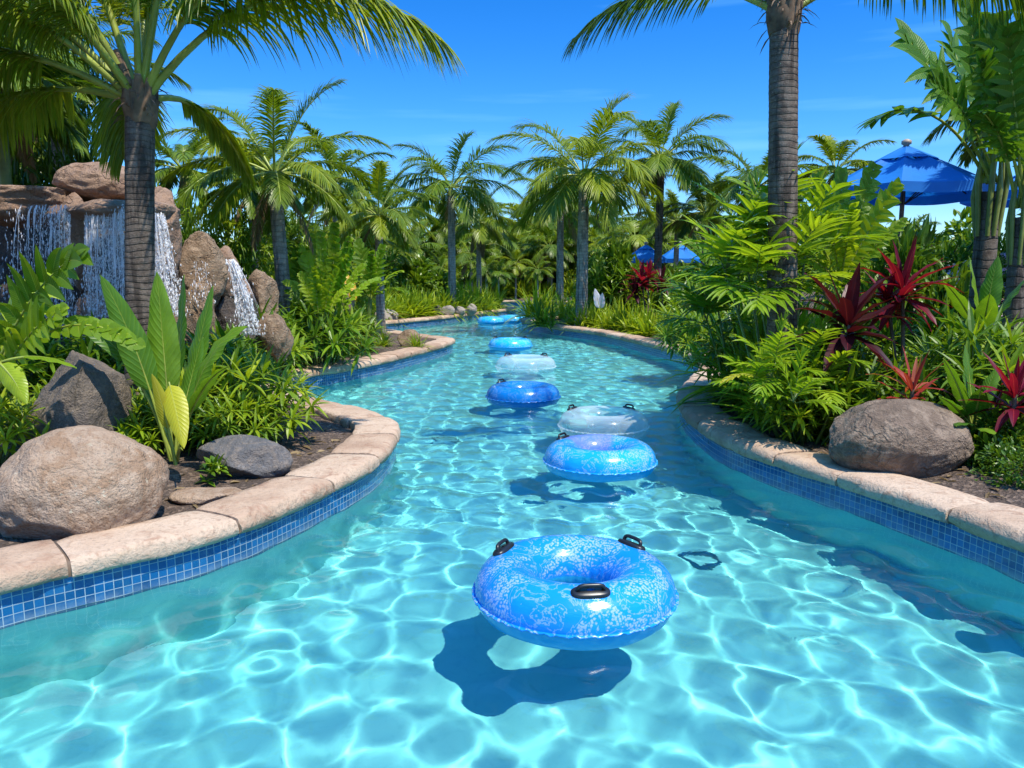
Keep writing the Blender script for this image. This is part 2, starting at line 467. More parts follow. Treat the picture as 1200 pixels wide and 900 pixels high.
# ------------------------------------------------------------------ water
WX = lines([(-15, -5, .3), (-5, -3.2, .06), (-3.2, 3.6, .010), (3.6, 6, .08)])
WY = lines([(-3, 1.6, .2), (1.6, 7, .010), (7, 12, .032), (12, 22, .06), (22, 46, .12)])
wx, wy = np.meshgrid(WX, WY)
sdw = sdist(wx[::4, ::4], wy[::4, ::4])
wz = np.zeros(wx.shape)
rw = np.random.default_rng(11)
for lam0, lam1, amp, n, far_ in WAVES:
    for i in range(n):
        lam = math.exp(rw.uniform(math.log(lam0), math.log(lam1))); k = 2 * PI / lam; th = rw.uniform(0, 2 * PI)
        ph = rw.uniform(0, 2 * PI)
        a_ = amp * lam / math.sqrt(n) * rw.uniform(.6, 1.4)
        fade = 1.0 if not far_ else np.clip((wy - 3.0) / 3.5, .25, 1)
        wz += a_ * np.sin(k * (wx * math.cos(th) + wy * math.sin(th)) + ph) * fade
for px, py, wd in ((660, 700, .95), (700, 545, .8), (612, 470, .7)):     # the floating rings calm the ripples around them
    c = gp(px, py, 0); wz *= 1 - .40 * np.exp(-((wx - c.x) ** 2 + (wy - c.y - .15) ** 2) / wd ** 2)
idx = np.arange(wx.size).reshape(wx.shape)
f = np.stack([idx[:-1, :-1], idx[:-1, 1:], idx[1:, 1:], idx[1:, :-1]], -1).reshape(-1, 4)
sdfull = np.repeat(np.repeat(sdw, 4, 0), 4, 1)[:wx.shape[0], :wx.shape[1]]
keep = (sdfull[:-1, :-1].ravel() < .45)
f = f[keep]
used = np.unique(f); remap = -np.ones(wx.size, int); remap[used] = np.arange(len(used))
V = np.stack([wx.ravel(), wy.ravel(), wz.ravel()], 1)[used]
# trim to just inside the walls
sdv = sdist(V[:, 0], V[:, 1])
f = remap[f]
f = f[(sdv[f] < .10).all(1)]
mb = MB(); mb.add(V, f)
nt = NT('water')
gl = nt.n('BsdfGlass', Roughness=0.0, IOR=1.33); gl.inputs['Color'].default_value = (.93, .99, 1, 1)
v = coords(nt, 'Object', (1, .7, 1))
rp = nt.math('ADD', nt.noise(11, 3, .6, v, .4), nt.math('MULTIPLY', nt.noise(27, 2, .5, v), .4))
sy = nt.n('SeparateXYZ'); nt.set(sy.inputs[0], coords(nt))
breeze = nt.ramp(nt.math('DIVIDE', sy.outputs[1], 20.0), [(.18, .10), (.27, .45), (.42, 1.)])      # the breeze ruffles the open middle reach
nt.set(gl.inputs['Normal'], nt.bump(nt.math('MULTIPLY', rp, breeze), .24, .02))
M_water = nt.surf(gl.outputs[0])
wat = mb.build('water', M_water); tag(wat, kind='structure')
wat.cycles.is_caustics_caster = True
# ------------------------------------------------------------------ plants: generators
def nrm_(a): return a / (np.linalg.norm(a, axis=-1, keepdims=True) + 1e-9)
UPZ = np.array([0, 0, 1.0])
def prof(shape, t):
    if shape == 'strap': return np.clip(.45 + 1.6 * t, 0, 1) * np.clip((1 - t) * 2.2, 0, 1) ** .7
    if shape == 'lance': return np.sin(PI * np.clip(t, 0, 1) ** .75) ** .85 * .98 + .02 * (1 - t)
    if shape == 'leaflet': return np.clip(.35 + 5 * t, 0, 1) * (1 - t) ** .65
    if shape == 'strip': return np.clip(.7 + 1.4 * t, 0, 1) * np.clip(1 - t ** 2.0, 0, 1) ** .9
    if shape == 'broad': return np.sin(PI * np.clip(t, 0, 1) ** .62) ** .7
    return 1 - t
def blades(mb, P0, D, up, L, Wd, rnd, n=4, m=3, droop=.5, fold=.35, shape='lance', pw=1.0, ripple=0.0, rip_f=18.0, v0=0.0, cup=0.0):
    """N leaf blades at once: base points, directions, per-leaf up vectors, lengths, half widths, values"""
    P0 = np.asarray(P0, float).reshape(-1, 3); N = len(P0)
    if N == 0: return
    D = nrm_(np.broadcast_to(np.asarray(D, float), (N, 3))); up = np.broadcast_to(np.asarray(up, float), (N, 3))
    L = np.broadcast_to(np.asarray(L, float), (N,)); Wd = np.broadcast_to(np.asarray(Wd, float), (N,))
    rnd = np.broadcast_to(np.asarray(rnd, float), (N,)); droop = np.broadcast_to(np.asarray(droop, float), (N,))
    S = nrm_(np.cross(D, up) + 1e-6)
    p = P0.copy(); out = np.zeros((N, n + 1, m, 3)); A = np.zeros((N, n + 1, m, 3))
    us = np.linspace(-1, 1, m)
    for k in range(n + 1):
        t = k / n
        d = nrm_(D + (droop * t ** pw)[:, None] * np.array([0, 0, -1.0]))
        if k > 0: p = p + d * (L / n)[:, None]
        Nn = nrm_(np.cross(S, d))
        w = Wd * prof(shape, np.array(t))
        for j, u in enumerate(us):
            f = fold * (1 - .0 * t)
            h = abs(u) * math.sin(f) - cup * u * u
            rp = ripple * Wd * np.sin(rip_f * t + rnd * 40 + (2 if u > 0 else 0)) * u * u if ripple else 0
            out[:, k, j] = p + S * (w * u * math.cos(f))[:, None] + Nn * (w * h + rp)[:, None]
            A[:, k, j] = np.stack([np.full(N, u), np.full(N, v0 + t * (1 - v0)), rnd], 1)
    idx = np.arange(N * (n + 1) * m).reshape(N, n + 1, m)
    f = np.stack([idx[:, :-1, :-1], idx[:, :-1, 1:], idx[:, 1:, 1:], idx[:, 1:, :-1]], -1).reshape(-1, 4)
    mb.add(out.reshape(-1, 3), f, A.reshape(-1, 3))
def path(p0, d0, L, droop, n, pw=1.0, side=None):
    p = np.array(p0, float); d0 = nrm_(np.array(d0, float)); out = [p.copy()]
    for k in range(1, n + 1):
        t = k / n
        d = d0 + droop * t ** pw * np.array([0, 0, -1.0])
        if side is not None: d = d + np.array(side) * t
        p = p + nrm_(d) * L / n; out.append(p.copy())
    return np.array(out)
def pinnate(mb, p0, d0, L, droop, nl, ll, lw, r_, pet=.18, ang=(75, 35), ldroop=.5, lift=.25, rad=.02, shape='leaflet', rn=4, pw=1.2, seg=12,
            stem=None, jit=.06, m=3, fold=.3, roll=0.0, lp=None, rnd=None):
    """one feather leaf: a tapering midrib with leaflets in two rows"""
    C = path(p0, d0, L, droop, seg, pw)
    (stem or mb).tube(C, rad * (.22 + .78 * (1 - np.linspace(0, 1, seg + 1)) ** 1.8), 6, rnd=.8, cap=False)
    T = nrm_(np.gradient(C, axis=0))
    h = np.array([d0[0], d0[1], 0]); 
    if np.linalg.norm(h) < .05: h = np.array([r_.normal(), r_.normal(), 0])
    S0 = nrm_(np.cross(h, UPZ))
    if roll:
        S0 = nrm_(S0 * math.cos(roll) + UPZ * math.sin(roll))
    t = np.linspace(pet, .995, nl)
    base = r_.random() if rnd is None else rnd
    for sgn in (1, -1):
        tt = np.clip(t + r_.uniform(-.3, .3, nl) / nl, 0, 1); q = tt * seg
        i = np.clip(q.astype(int), 0, seg - 1); fr = (q - i)[:, None]
        P = C[i] * (1 - fr) + C[i + 1] * fr; TT = nrm_(T[i] * (1 - fr) + T[i + 1] * fr)
        SS = nrm_(S0[None] - (TT @ S0)[:, None] * TT); NN = np.cross(SS, TT); NN = nrm_(NN)
        NN = np.where(NN[:, 2:3] < -.2, -NN, NN)
        s_ = (tt - pet) / (1 - pet)
        a = np.radians(ang[0] + (ang[1] - ang[0]) * s_ ** 1.3)[:, None]
        D = np.cos(a) * TT + np.sin(a) * SS * sgn + lift * NN + r_.normal(0, jit, (nl, 3))
        lenp = (np.sin(PI * (.12 + .80 * s_)) ** .6) if lp is None else lp(s_)
        blades(mb, P, D, NN + .001, ll * lenp * r_.uniform(.88, 1.08, nl), lw * (.6 + .4 * lenp), np.clip(base * .6 + r_.random(nl) * .4, 0, .999),
               n=rn, m=m, droop=ldroop * r_.uniform(.6, 1.4, nl), fold=fold, shape=shape)
    return C

# ---- leaf materials
G_D, G_M, G_L = (.016, .050, .006), (.055, .135, .010), (.15, .26, .016)
ML = {
 'palm': leaf_mat('palm_leaf', (0.058, 0.114, 0.007), (0.142, 0.221, 0.009), (0.337, 0.382, 0.015), rib=(0.383, 0.358, 0.033), rib_w=.10, trans=.42, rough=.36, spec=.34, old=(.30, .22, .03), old_at=.965),
 'palm_dark': leaf_mat('dark_palm_leaf', (0.034, 0.078, 0.006), (0.090, 0.168, 0.009), (0.193, 0.281, 0.013), rib=(0.244, 0.269, 0.033), rib_w=.10, trans=.38, rough=.36, spec=.34),
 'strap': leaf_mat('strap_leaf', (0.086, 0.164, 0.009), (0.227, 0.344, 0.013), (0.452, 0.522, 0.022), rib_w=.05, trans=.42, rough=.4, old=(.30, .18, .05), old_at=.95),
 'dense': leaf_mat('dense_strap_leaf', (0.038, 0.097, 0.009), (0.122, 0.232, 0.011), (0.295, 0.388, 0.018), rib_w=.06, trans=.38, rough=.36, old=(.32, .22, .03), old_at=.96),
 'broad': leaf_mat('broad_leaf', (0.035, 0.104, 0.011), (0.096, 0.224, 0.015), (0.192, 0.328, 0.020), rib=(0.348, 0.418, 0.055), rib_w=.05, veins=.25, trans=.40, rough=.40, spec=.4),
 'lime': leaf_mat('lime_leaf', (0.086, 0.179, 0.009), (0.192, 0.328, 0.013), (0.383, 0.507, 0.022), rib=(0.487, 0.507, 0.066), rib_w=.06, veins=.22, trans=.48, rough=.34),
 'yellow': leaf_mat('yellowing_leaf', (0.434, 0.477, 0.022), (0.592, 0.567, 0.033), (.45, .40, .03), rib=(0.600, 0.600, 0.132), rib_w=.07, veins=.2, trans=.45, rough=.4),
 'orange': leaf_mat('orange_leaf', (.45, .22, .015), (.60, .30, .015), (.65, .38, .02), rib=(.55, .40, .06), rib_w=.08, veins=.2, trans=.4),
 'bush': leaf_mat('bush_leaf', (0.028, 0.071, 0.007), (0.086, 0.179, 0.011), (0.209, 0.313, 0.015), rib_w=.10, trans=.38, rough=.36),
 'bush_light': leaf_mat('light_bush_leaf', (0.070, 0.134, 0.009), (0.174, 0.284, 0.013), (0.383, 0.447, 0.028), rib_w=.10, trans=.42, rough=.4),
 'red': leaf_mat('red_leaf', (.10, .004, .010), (.17, .005, .024), (.30, .010, .038), rib=(.55, .06, .06), rib_w=.08, trans=.42, rough=.4, spec=.35),
 'maroon': leaf_mat('maroon_leaf', (.022, .004, .008), (.060, .006, .014), (.16, .012, .022), rib=(.25, .03, .04), rib_w=.07, trans=.32, rough=.38, spec=.35),
 'coral': leaf_mat('coral_leaf', (.22, .02, .025), (.40, .05, .045), (.50, .18, .08), rib=(.6, .25, .12), rib_w=.08, trans=.4, rough=.35),
 'dry': leaf_mat('dry_leaf', (.10, .06, .03), (.20, .13, .06), (.34, .24, .12), rib_w=.05, trans=.25, rough=.7),
 'flower': leaf_mat('pink_petal', (.55, .25, .38), (.65, .42, .60), (.8, .75, .8), rib_w=0, trans=.35, rough=.5),
}
M_pet = plain_mat('green_petiole', (.25, .29, .04), .4, var=.35)
M_cane = plain_mat('green_cane', (.11, .16, .03), .45, var=.4)
M_brown = plain_mat('brown_stem', (.10, .065, .04), .8, var=.5)
def trunk_mat(name, c0, c1, ring):
    nt = NT(name)
    a = nt.n('Attribute', attribute_name='leaf'); s = nt.n('SeparateXYZ'); nt.set(s.inputs[0], a.outputs['Vector'])
    v = coords(nt); vs = coords(nt, 'Object', (14, 14, 1.6))
    n1 = nt.noise(1.0, 5, .6, vs); n2 = nt.noise(9, 5, .7, v); n3 = nt.noise(60, 3, .6, v)
    ph = nt.math('ADD', nt.math('MULTIPLY', s.outputs[1], ring), nt.math('MULTIPLY', nt.noise(2.2, 3, .6, v), 1.3))
    fr = nt.math('FRACT', ph)
    dark = nt.ramp(fr, [(0, 1.), (.07, .7), (.16, .15), (.5, .0), (.97, .25), (1, 1.)])
    col = nt.mix(nt.ramp(n2, [(.35, 0.), (.68, 1.)]), c0, c1)
    col = nt.mix(nt.ramp(nt.noise(30, 4, .7, coords(nt, 'Object', (1, 1, 2.5))), [(.56, 0.), (.66, .6)]), col, tuple(min(.6, x * 1.5) for x in c1))
    col = nt.mix(nt.ramp(n1, [(.50, 0.), (.60, .7)]), col, tuple(x * .35 for x in c0))
    col = nt.mix(nt.math('MULTIPLY', dark, .38), col, tuple(x * .25 for x in c0))
    b = nt.n('BsdfPrincipled', Roughness=.85); nt.set(b.inputs['Base Color'], col); b.inputs['Specular IOR Level'].default_value = .25
    hgt = nt.math('ADD', nt.math('MULTIPLY', nt.math('SUBTRACT', 1.0, dark), .8), nt.math('ADD', nt.math('MULTIPLY', n1, .5), nt.math('MULTIPLY', n3, .35)))
    nt.set(b.inputs['Normal'], nt.bump(hgt, .55, .025))
    return nt.surf(b.outputs[0])
M_trunk_d = trunk_mat('dark_palm_trunk', (.075, .055, .042), (.19, .152, .12), 1.0)
M_trunk_g = trunk_mat('grey_palm_trunk', (.23, .19, .15), (.46, .40, .33), 1.0)
M_boot = plain_mat('palm_boot_fibre', (.15, .095, .055), .9, var=.75)
M_shaft = plain_mat('palm_crownshaft', (.17, .20, .035), .45, var=.35)

def trunk(mb, h, r0, r1, lean=(0, 0), ring=.07, seg=18, bend=.0, r_=None):
    n = max(8, int(h / (ring / 3)))
    t = np.linspace(0, 1, n)
    cx = lean[0] * t + bend * np.sin(t * PI); cyy = lean[1] * t
    z = t * h
    rr = r0 + (r1 - r0) * t ** .8 + r0 * .22 * np.exp(-t * h / .18)
    ph = (z / ring) % 1
    rr = rr * (1 + .022 * (1 - ph) + .012 * np.sin(z * 13) * np.sin(z * 5.3))
    th = np.arange(seg) * 2 * PI / seg
    P = np.zeros((n, seg, 3)); A = np.zeros((n, seg, 3))
    jit = 1 + .03 * np.sin(th * 3 + 1)[None] + rng.normal(0, .004, (n, seg))
    P[..., 0] = cx[:, None] + rr[:, None] * np.cos(th) * jit; P[..., 1] = cyy[:, None] + rr[:, None] * np.sin(th) * jit; P[..., 2] = z[:, None] + .006 * np.sin(th * 2 + z[:, None] * 9)
    A[..., 1] = (z / ring)[:, None]
    mb.grid(P, A, closed=True)
    return np.array([lean[0], lean[1], h])

def frond_set(r_, n, L, e_hi=82, e_lo=-25, az0=0.0, droop=(.35, 1.1)):
    out = []
    for i in range(n):
        f = i / max(1, n - 1)
        f = f ** .85
        out.append((az0 + i * 2.39996 + r_.uniform(-.2, .2), R(e_hi + (e_lo - e_hi) * f ** .9 + r_.uniform(-5, 5)), L * r_.uniform(.85, 1.08) * (.8 + .2 * math.sin(PI * min(1, f + .25))),
                    droop[0] + (droop[1] - droop[0]) * f ** .8))
    return out
def crown_mesh(mb, stem, top, fronds, r_, nl=46, ll=.55, lw=.022, ldroop=.7, lift=.15, r0=.07, rad=.022, rn=4, pet=.2):
    for az, el, L, dr in fronds:
        d = np.array([math.cos(az) * math.cos(el), math.sin(az) * math.cos(el), math.sin(el)])
        p = np.array(top) + np.array([math.cos(az), math.sin(az), 0]) * r0 * math.cos(el)
        up_ = max(0, math.sin(el)) ** 3
        pinnate(mb, p, d, L, dr, nl, ll * L / 2.2 * (1 - .32 * up_), lw, r_, pet=pet, ldroop=ldroop, lift=lift + .45 * up_, rad=rad, stem=stem, rn=rn, ang=(60 - 24 * up_, 22 - 6 * up_))

def palm(name, h, r0, r1, fronds, seed, mat='palm', tmat=None, nl=46, ll=.55, lw=.022, lean=(0, 0), bend=0, ring=.07, shaft=.0, ldroop=.7, lift=.15, rad=.022, rn=4, boots=0, pet=.2, seg=14, dead=0):
    r_ = np.random.default_rng(seed)
    root = empty(name)
    mb = MB(); top = trunk(mb, h, r0, r1, lean, ring, seg, bend); mb.build('trunk', tmat or M_trunk_g, root)
    if shaft:
        mb = MB(); t = np.linspace(0, 1, 9)
        mb.tube(np.stack([top[0] + 0 * t, top[1] + 0 * t, top[2] - .05 + t * shaft], 1), r1 * (1.15 - .75 * t ** 1.5), 12); mb.build('crownshaft', M_shaft, root)
        top = top + np.array([0, 0, shaft * .75])
    if boots:
        mb = MB()
        for i in range(boots):
            az = i * 2.39996; z = -.24 + .26 * i / boots; hh = r_.uniform(.22, .42)
            t = np.linspace(0, 1, 7)
            rr = r1 * (.72 + .34 * t + .30 * t ** 3)
            pts = np.stack([top[0] + np.cos(az) * rr, top[1] + np.sin(az) * rr, top[2] + z + t * hh], 1)
            mb.tube(pts, r1 * np.array([.34, .46, .46, .40, .33, .27, .20]) * r_.uniform(.85, 1.1), 8)
        t = np.linspace(0, 1, 12)
        mb.tube(np.stack([top[0] + 0 * t, top[1] + 0 * t, top[2] - .20 + .36 * t], 1), r1 * (1.0 + .32 * np.sin(PI * t ** 1.2) - .45 * t ** 3), 18)
        for i in range(60):
            az = r_.uniform(0, 2 * PI); p = top + np.array([math.cos(az) * r1 * 1.2, math.sin(az) * r1 * 1.2, r_.uniform(-.2, .3)])
            blades(mb, p, np.array([math.cos(az), math.sin(az), r_.uniform(-.6, .9)]), UPZ, r_.uniform(.08, .22), .016, .3, n=3, droop=1.2, shape='leaflet')
        mb.build('leaf_bases', M_boot, root)
    mb = MB(); st = MB()
    crown_mesh(mb, st, top, fronds, r_, nl, ll, lw, ldroop, lift, r1 * .6, rad, rn, pet)
    cr = mb.build('crown', ML[mat], root, smooth=False); st.build('frond_stems', M_pet, cr)
    if dead:
        mb = MB(); LL = np.mean([f[2] for f in fronds])
        crown_mesh(mb, mb, top - UPZ * .12, [(r_.uniform(0, 6.28), R(r_.uniform(-50, -15)), LL * r_.uniform(.55, .85), 2.2) for _ in range(dead)], r_, max(20, nl // 2), ll * .8, lw * .8, 1.6, 0, r1 * .6, rad * .8, 3, pet)
        mb.build('dead_fronds', ML['dry'], root, smooth=False)
    return root

def rosette(mb, c, n, L, Wd, r_, e=(80, 5), droop=.9, shape='lance', fold=.35, nseg=5, m=3, ripple=0, base=None, lvar=.25, r0=.01, pw=1.2, tilt=None, cup=0):
    i = np.arange(n); f = i / max(1, n - 1)
    az = i * 2.39996 + r_.uniform(-.35, .35, n); el = np.radians(e[0] + (e[1] - e[0]) * f ** .9 + r_.uniform(-7, 7, n))
    D = np.stack([np.cos(az) * np.cos(el), np.sin(az) * np.cos(el), np.sin(el)], 1)
    if tilt is not None: D = nrm_(D + np.array(tilt))
    up = np.stack([-np.cos(az) * np.sin(el), -np.sin(az) * np.sin(el), np.cos(el) + .05], 1)
    P = np.array(c) + np.stack([np.cos(az), np.sin(az), 0 * az], 1) * r0
    rnd = r_.random(n) if base is None else np.clip(base + r_.uniform(-.25, .25, n), 0, .999)
    blades(mb, P, D, up, L * r_.uniform(1 - lvar, 1 + lvar * .5, n), Wd * r_.uniform(.8, 1.15, n), rnd, n=nseg, m=m, droop=droop * r_.uniform(.5, 1.4, n) * (.35 + .65 * f), fold=fold, shape=shape, pw=pw, ripple=ripple, cup=cup)

def clump(seed, n=70, L=.55, Wd=.018, spread=.12, e=(85, 15), droop=1.1, mat='strap', fold=.4):
    """a tuft of arching strap leaves"""
    r_ = np.random.default_rng(seed); mb = MB()
    k = max(1, n // 14)
    for _ in range(k):
        a = r_.uniform(0, 2 * PI); q = spread * math.sqrt(r_.random())
        rosette(mb, (q * math.cos(a), q * math.sin(a), 0), n // k, L, Wd, r_, e, droop, 'strap', fold, 5, 3, lvar=.35)
    return mb, ML[mat]

def rosette_bush(seed, stems=26, h=.8, rx=.7, leaves=16, L=.32, Wd=.02, mat='dense', e=(70, -25), shape='lance', droop=.9):
    """mound of leafy heads on thin stems: returns crown builder, stem builder"""
    r_ = np.random.default_rng(seed); mb = MB(); st = MB()
    for i in range(stems):
        a = i * 2.39996; q = math.sqrt((i + .5) / stems)
        x, y = rx * q * math.cos(a) + r_.normal(0, .04), rx * q * math.sin(a) + r_.normal(0, .04)
        z = h * (math.sqrt(max(0.05, 1 - .85 * q * q))) * r_.uniform(.72, 1.0)
        st.tube(path((x * .4, y * .4, 0), (x * .6, y * .6, z), math.sqrt((x * .6) ** 2 + (y * .6) ** 2 + z * z), 0, 4), [.014, .012, .010, .008, .006], 5, cap=False)
        rosette(mb, (x, y, z), leaves, L * r_.uniform(.8, 1.15), Wd, r_, e, droop, shape, .3, 4, 3, base=r_.random(), tilt=(x / rx * .35, y / rx * .35, 0))
        rosette(mb, (x * .85, y * .85, z * .7), leaves // 2, L, Wd, r_, (30, -30), droop, shape, .3, 4, 3, base=r_.random() * .6)
    return mb, st

def leaf_cloud(seed, n=2600, size=(1, 1, 1), L=.13, Wd=.035, clumps=16, shape='lance', hang=.4, core=.0):
    """bushy crown: leaves gathered in clumps inside an uneven ellipsoid"""
    r_ = np.random.default_rng(seed); mb = MB(); st = MB()
    cs = r_.normal(0, 1, (clumps, 3)); cs = nrm_(cs) * r_.uniform(.45, .95, (clumps, 1)); cs[:, 2] = np.abs(cs[:, 2]) * 1.0 + r_.uniform(-.25, .05, clumps)
    rad = r_.uniform(.22, .42, clumps)
    k = r_.integers(0, clumps, n)
    off = nrm_(r_.normal(0, 1, (n, 3))) * (r_.random((n, 1)) ** .45) * rad[k][:, None]
    P = (cs[k] + off)
    D = nrm_(off) * .8 + nrm_(P) * .5 + r_.normal(0, .45, (n, 3)); D[:, 2] += .1
    val = np.clip(r_.random(clumps)[k] * .45 + r_.random(n) * .55, 0, .999)
    S = np.array(size)
    blades(mb, P * S + np.array([0, 0, size[2] * .25]), D, UPZ + r_.normal(0, .35, (n, 3)), L * r_.uniform(.6, 1.25, n), Wd * r_.uniform(.7, 1.2, n), val, n=3, m=3, droop=hang, fold=.3, shape=shape)
    for c in range(clumps):
        e = cs[c] * S + np.array([0, 0, size[2] * .25]); st.tube(path((0, 0, 0), e * .7 + np.array([0, 0, .3]), np.linalg.norm(e), .2, 5), np.linspace(.03, .008, 6), 5, cap=False)
    return mb, st

def thing2(name, crown, cmat, stems=None, smat=None, cname='crown', sname='stems', smooth=False):
    root = empty(name)
    crown.build(cname, cmat, root, smooth=smooth)
    if stems is not None: stems.build(sname, smat or M_cane, root)
    return root

def spot(px, Y, dz=0.0):
    x = at(px, 450, Y).x
    return Vector((x, Y, ground_z(x, Y) + dz))
def spot_px(px, py):
    """ground point seen at a photo pixel (level bank)"""
    p = gp(px, py, .26)
    return Vector((p.x, p.y, ground_z(p.x, p.y)))
def put(proto, used, loc, s=1.0, rz=None, label=None, group=None, cat=None, sz=None):
    """the first call moves the prototype itself, later calls copy it with its parts"""
    o = copy_tree(proto) if proto.name in used else proto
    used.add(proto.name)
    o.location = loc
    o.rotation_euler = (0, 0, random.uniform(0, 6.28) if rz is None else rz)
    o.scale = (s, s, sz or s)
    tag(o, label, cat, group)
    return o
USED = set()
# ------------------------------------------------------------------ rocks
import bmesh
def rock_mat(name, c0, c1, c2, speck=.4, scale=1.0, bumpy=.7, rough=.88, spec=.3, strata=0.0, crack=0.0):
    nt = NT(name); v = coords(nt)
    n1 = nt.noise(1.7 * scale, 7, .62, v, .6); n2 = nt.noise(12 * scale, 6, .68, v); n3 = nt.noise(70, 3, .6, v)
    col = nt.mix(nt.ramp(n1, [(.32, 0.), (.68, 1.)]), c0, c1)
    col = nt.mix(nt.ramp(n2, [(.48, 0.), (.72, .75)]), col, c2)
    n4 = nt.noise(3.0 * scale, 6, .65, v, 1.6); n5 = nt.noise(26, 2, .5, v)
    col = nt.mix(nt.ramp(n4, [(.50, 0.), (.60, .65)]), col, c2)
    col = nt.mix(nt.math('MULTIPLY', nt.ramp(n5, [(.66, 0.), (.70, .55)]), nt.ramp(n1, [(.45, 0.), (.6, 1.)])), col, tuple(min(.6, x * 1.5 + .05) for x in c1))
    col = nt.mix(nt.ramp(n3, [(.55, 0.), (.7, speck)]), col, tuple(x * .3 for x in c0))
    vo = nt.n('TexVoronoi', Scale=1.1 * scale, feature='DISTANCE_TO_EDGE')
    dv = nt.n('VectorMath', operation='ADD'); nt.set(dv.inputs[0], v)
    nn = nt.n('TexNoise'); nn.inputs['Scale'].default_value = 3.0; nn.inputs['Detail'].default_value = 5; nt.set(nn.inputs['Vector'], v)
    nt.set(dv.inputs[1], nn.outputs['Color']); nt.set(vo.inputs['Vector'], dv.outputs[0])
    crk = nt.ramp(vo.outputs['Distance'], [(0, 1.), (.035, 0.)])
    col = nt.mix(nt.math('MULTIPLY', crk, crack), col, tuple(x * .35 for x in c0))
    b = nt.n('BsdfPrincipled', Roughness=rough); nt.set(b.inputs['Base Color'], col); b.inputs['Specular IOR Level'].default_value = spec
    h = nt.math('ADD', nt.math('MULTIPLY', n2, 1.0), nt.math('MULTIPLY', n3, .35))
    h = nt.math('SUBTRACT', h, nt.math('MULTIPLY', crk, crack))
    if strata:
        sx = nt.n('SeparateXYZ'); nt.set(sx.inputs[0], v)
        st = nt.math('SINE', nt.math('ADD', nt.math('MULTIPLY', sx.outputs[2], 42.0), nt.math('MULTIPLY', n1, 16.0)))
        h = nt.math('ADD', h, nt.math('MULTIPLY', st, strata))
    nt.set(b.inputs['Normal'], nt.bump(h, bumpy, .05))
    return nt.surf(b.outputs[0])
MR_tan = rock_mat('tan_granite', (.35, .235, .155), (.47, .345, .25), (.27, .155, .085), .5, 1.2, .9, crack=.12)
MR_dark = rock_mat('dark_grey_rock', (.085, .068, .058), (.17, .135, .11), (.24, .18, .13), .4, 1.4, .8, .6, .5)
MR_grey = rock_mat('charcoal_rock', (.085, .08, .08), (.15, .14, .135), (.24, .19, .15), .3, 2.0, .8, .5, .5)
MR_brown = rock_mat('brown_boulder', (.20, .125, .072), (.33, .225, .145), (.39, .28, .19), .4, 1.6, 1.0, crack=.3)
MR_red = rock_mat('red_sandstone', (.25, .145, .09), (.38, .25, .17), (.30, .20, .15), .35, 1.3, .9, strata=.12, crack=.3)
MR_wet = rock_mat('wet_dark_rock', (.035, .026, .02), (.075, .055, .042), (.10, .07, .05), .3, 1.6, .9, .35, .6, strata=.15)
MR_shade = rock_mat('grey_brown_boulder', (.13, .088, .06), (.25, .175, .125), (.34, .25, .18), .4, 1.3, 1.0, crack=.25)
MR_pale = rock_mat('pale_grey_rock', (.26, .22, .19), (.38, .33, .29), (.30, .24, .19), .4, 2.0, .8)

def rock(name, loc, size, seed, mat, sub=5, cuts=9, rough=.10, rz=0.0, cut_lo=.62, flat_top=None, label=None, group=None, fine=.02, planes=()):
    r_ = np.random.default_rng(seed)
    bm = bmesh.new(); bmesh.ops.create_icosphere(bm, subdivisions=sub, radius=1.0)
    V = np.array([v.co[:] for v in bm.verts]); F = np.array([[v.index for v in f.verts] for f in bm.faces]); bm.free()
    N = V.copy()
    for i in range(cuts):
        d = nrm_(r_.normal(0, 1, 3)); k = r_.uniform(cut_lo, .95)
        s = V @ d; over = np.clip(s - k, 0, None); V = V - over[:, None] * d * .88
    for d, k in planes:
        d = nrm_(np.array(d, float)); s = V @ d; over = np.clip(s - k, 0, None); V = V - over[:, None] * d * .93
    if flat_top is not None:
        V[:, 2] = np.where(V[:, 2] > flat_top, flat_top + (V[:, 2] - flat_top) * .15, V[:, 2])
    off = r_.uniform(0, 100, 3)
    for i in range(len(V)):
        p = Vector(N[i] * 1.3 + off); q = Vector(N[i] * 4.5 + off); w_ = Vector(N[i] * 13 + off)
        V[i] += N[i] * (rough * noise.noise(p) * 1.3 + rough * .45 * noise.noise(q) + fine * noise.noise(w_))
    V = V * np.array(size) / 2
    mb = MB(); mb.add(V, F); o = mb.build(name, mat); o.location = loc; o.rotation_euler = (0, 0, rz)
    return tag(o, label, 'rock', group)
def rock_px(name, x0, y0, x1, y1, Y, seed, mat, deep=.8, label=None, group=None, **k):
    """a rock whose outline fills a photo rectangle at distance Y"""
    a = at(x0, y1, Y); b = at(x1, y0, Y)
    return rock(name, ((a.x + b.x) / 2, Y, (a.z + b.z) / 2), ((b.x - a.x) * 1.04, (b.x - a.x) * deep, (b.z - a.z) * 1.06), seed, mat, label=label, group=group, **k)

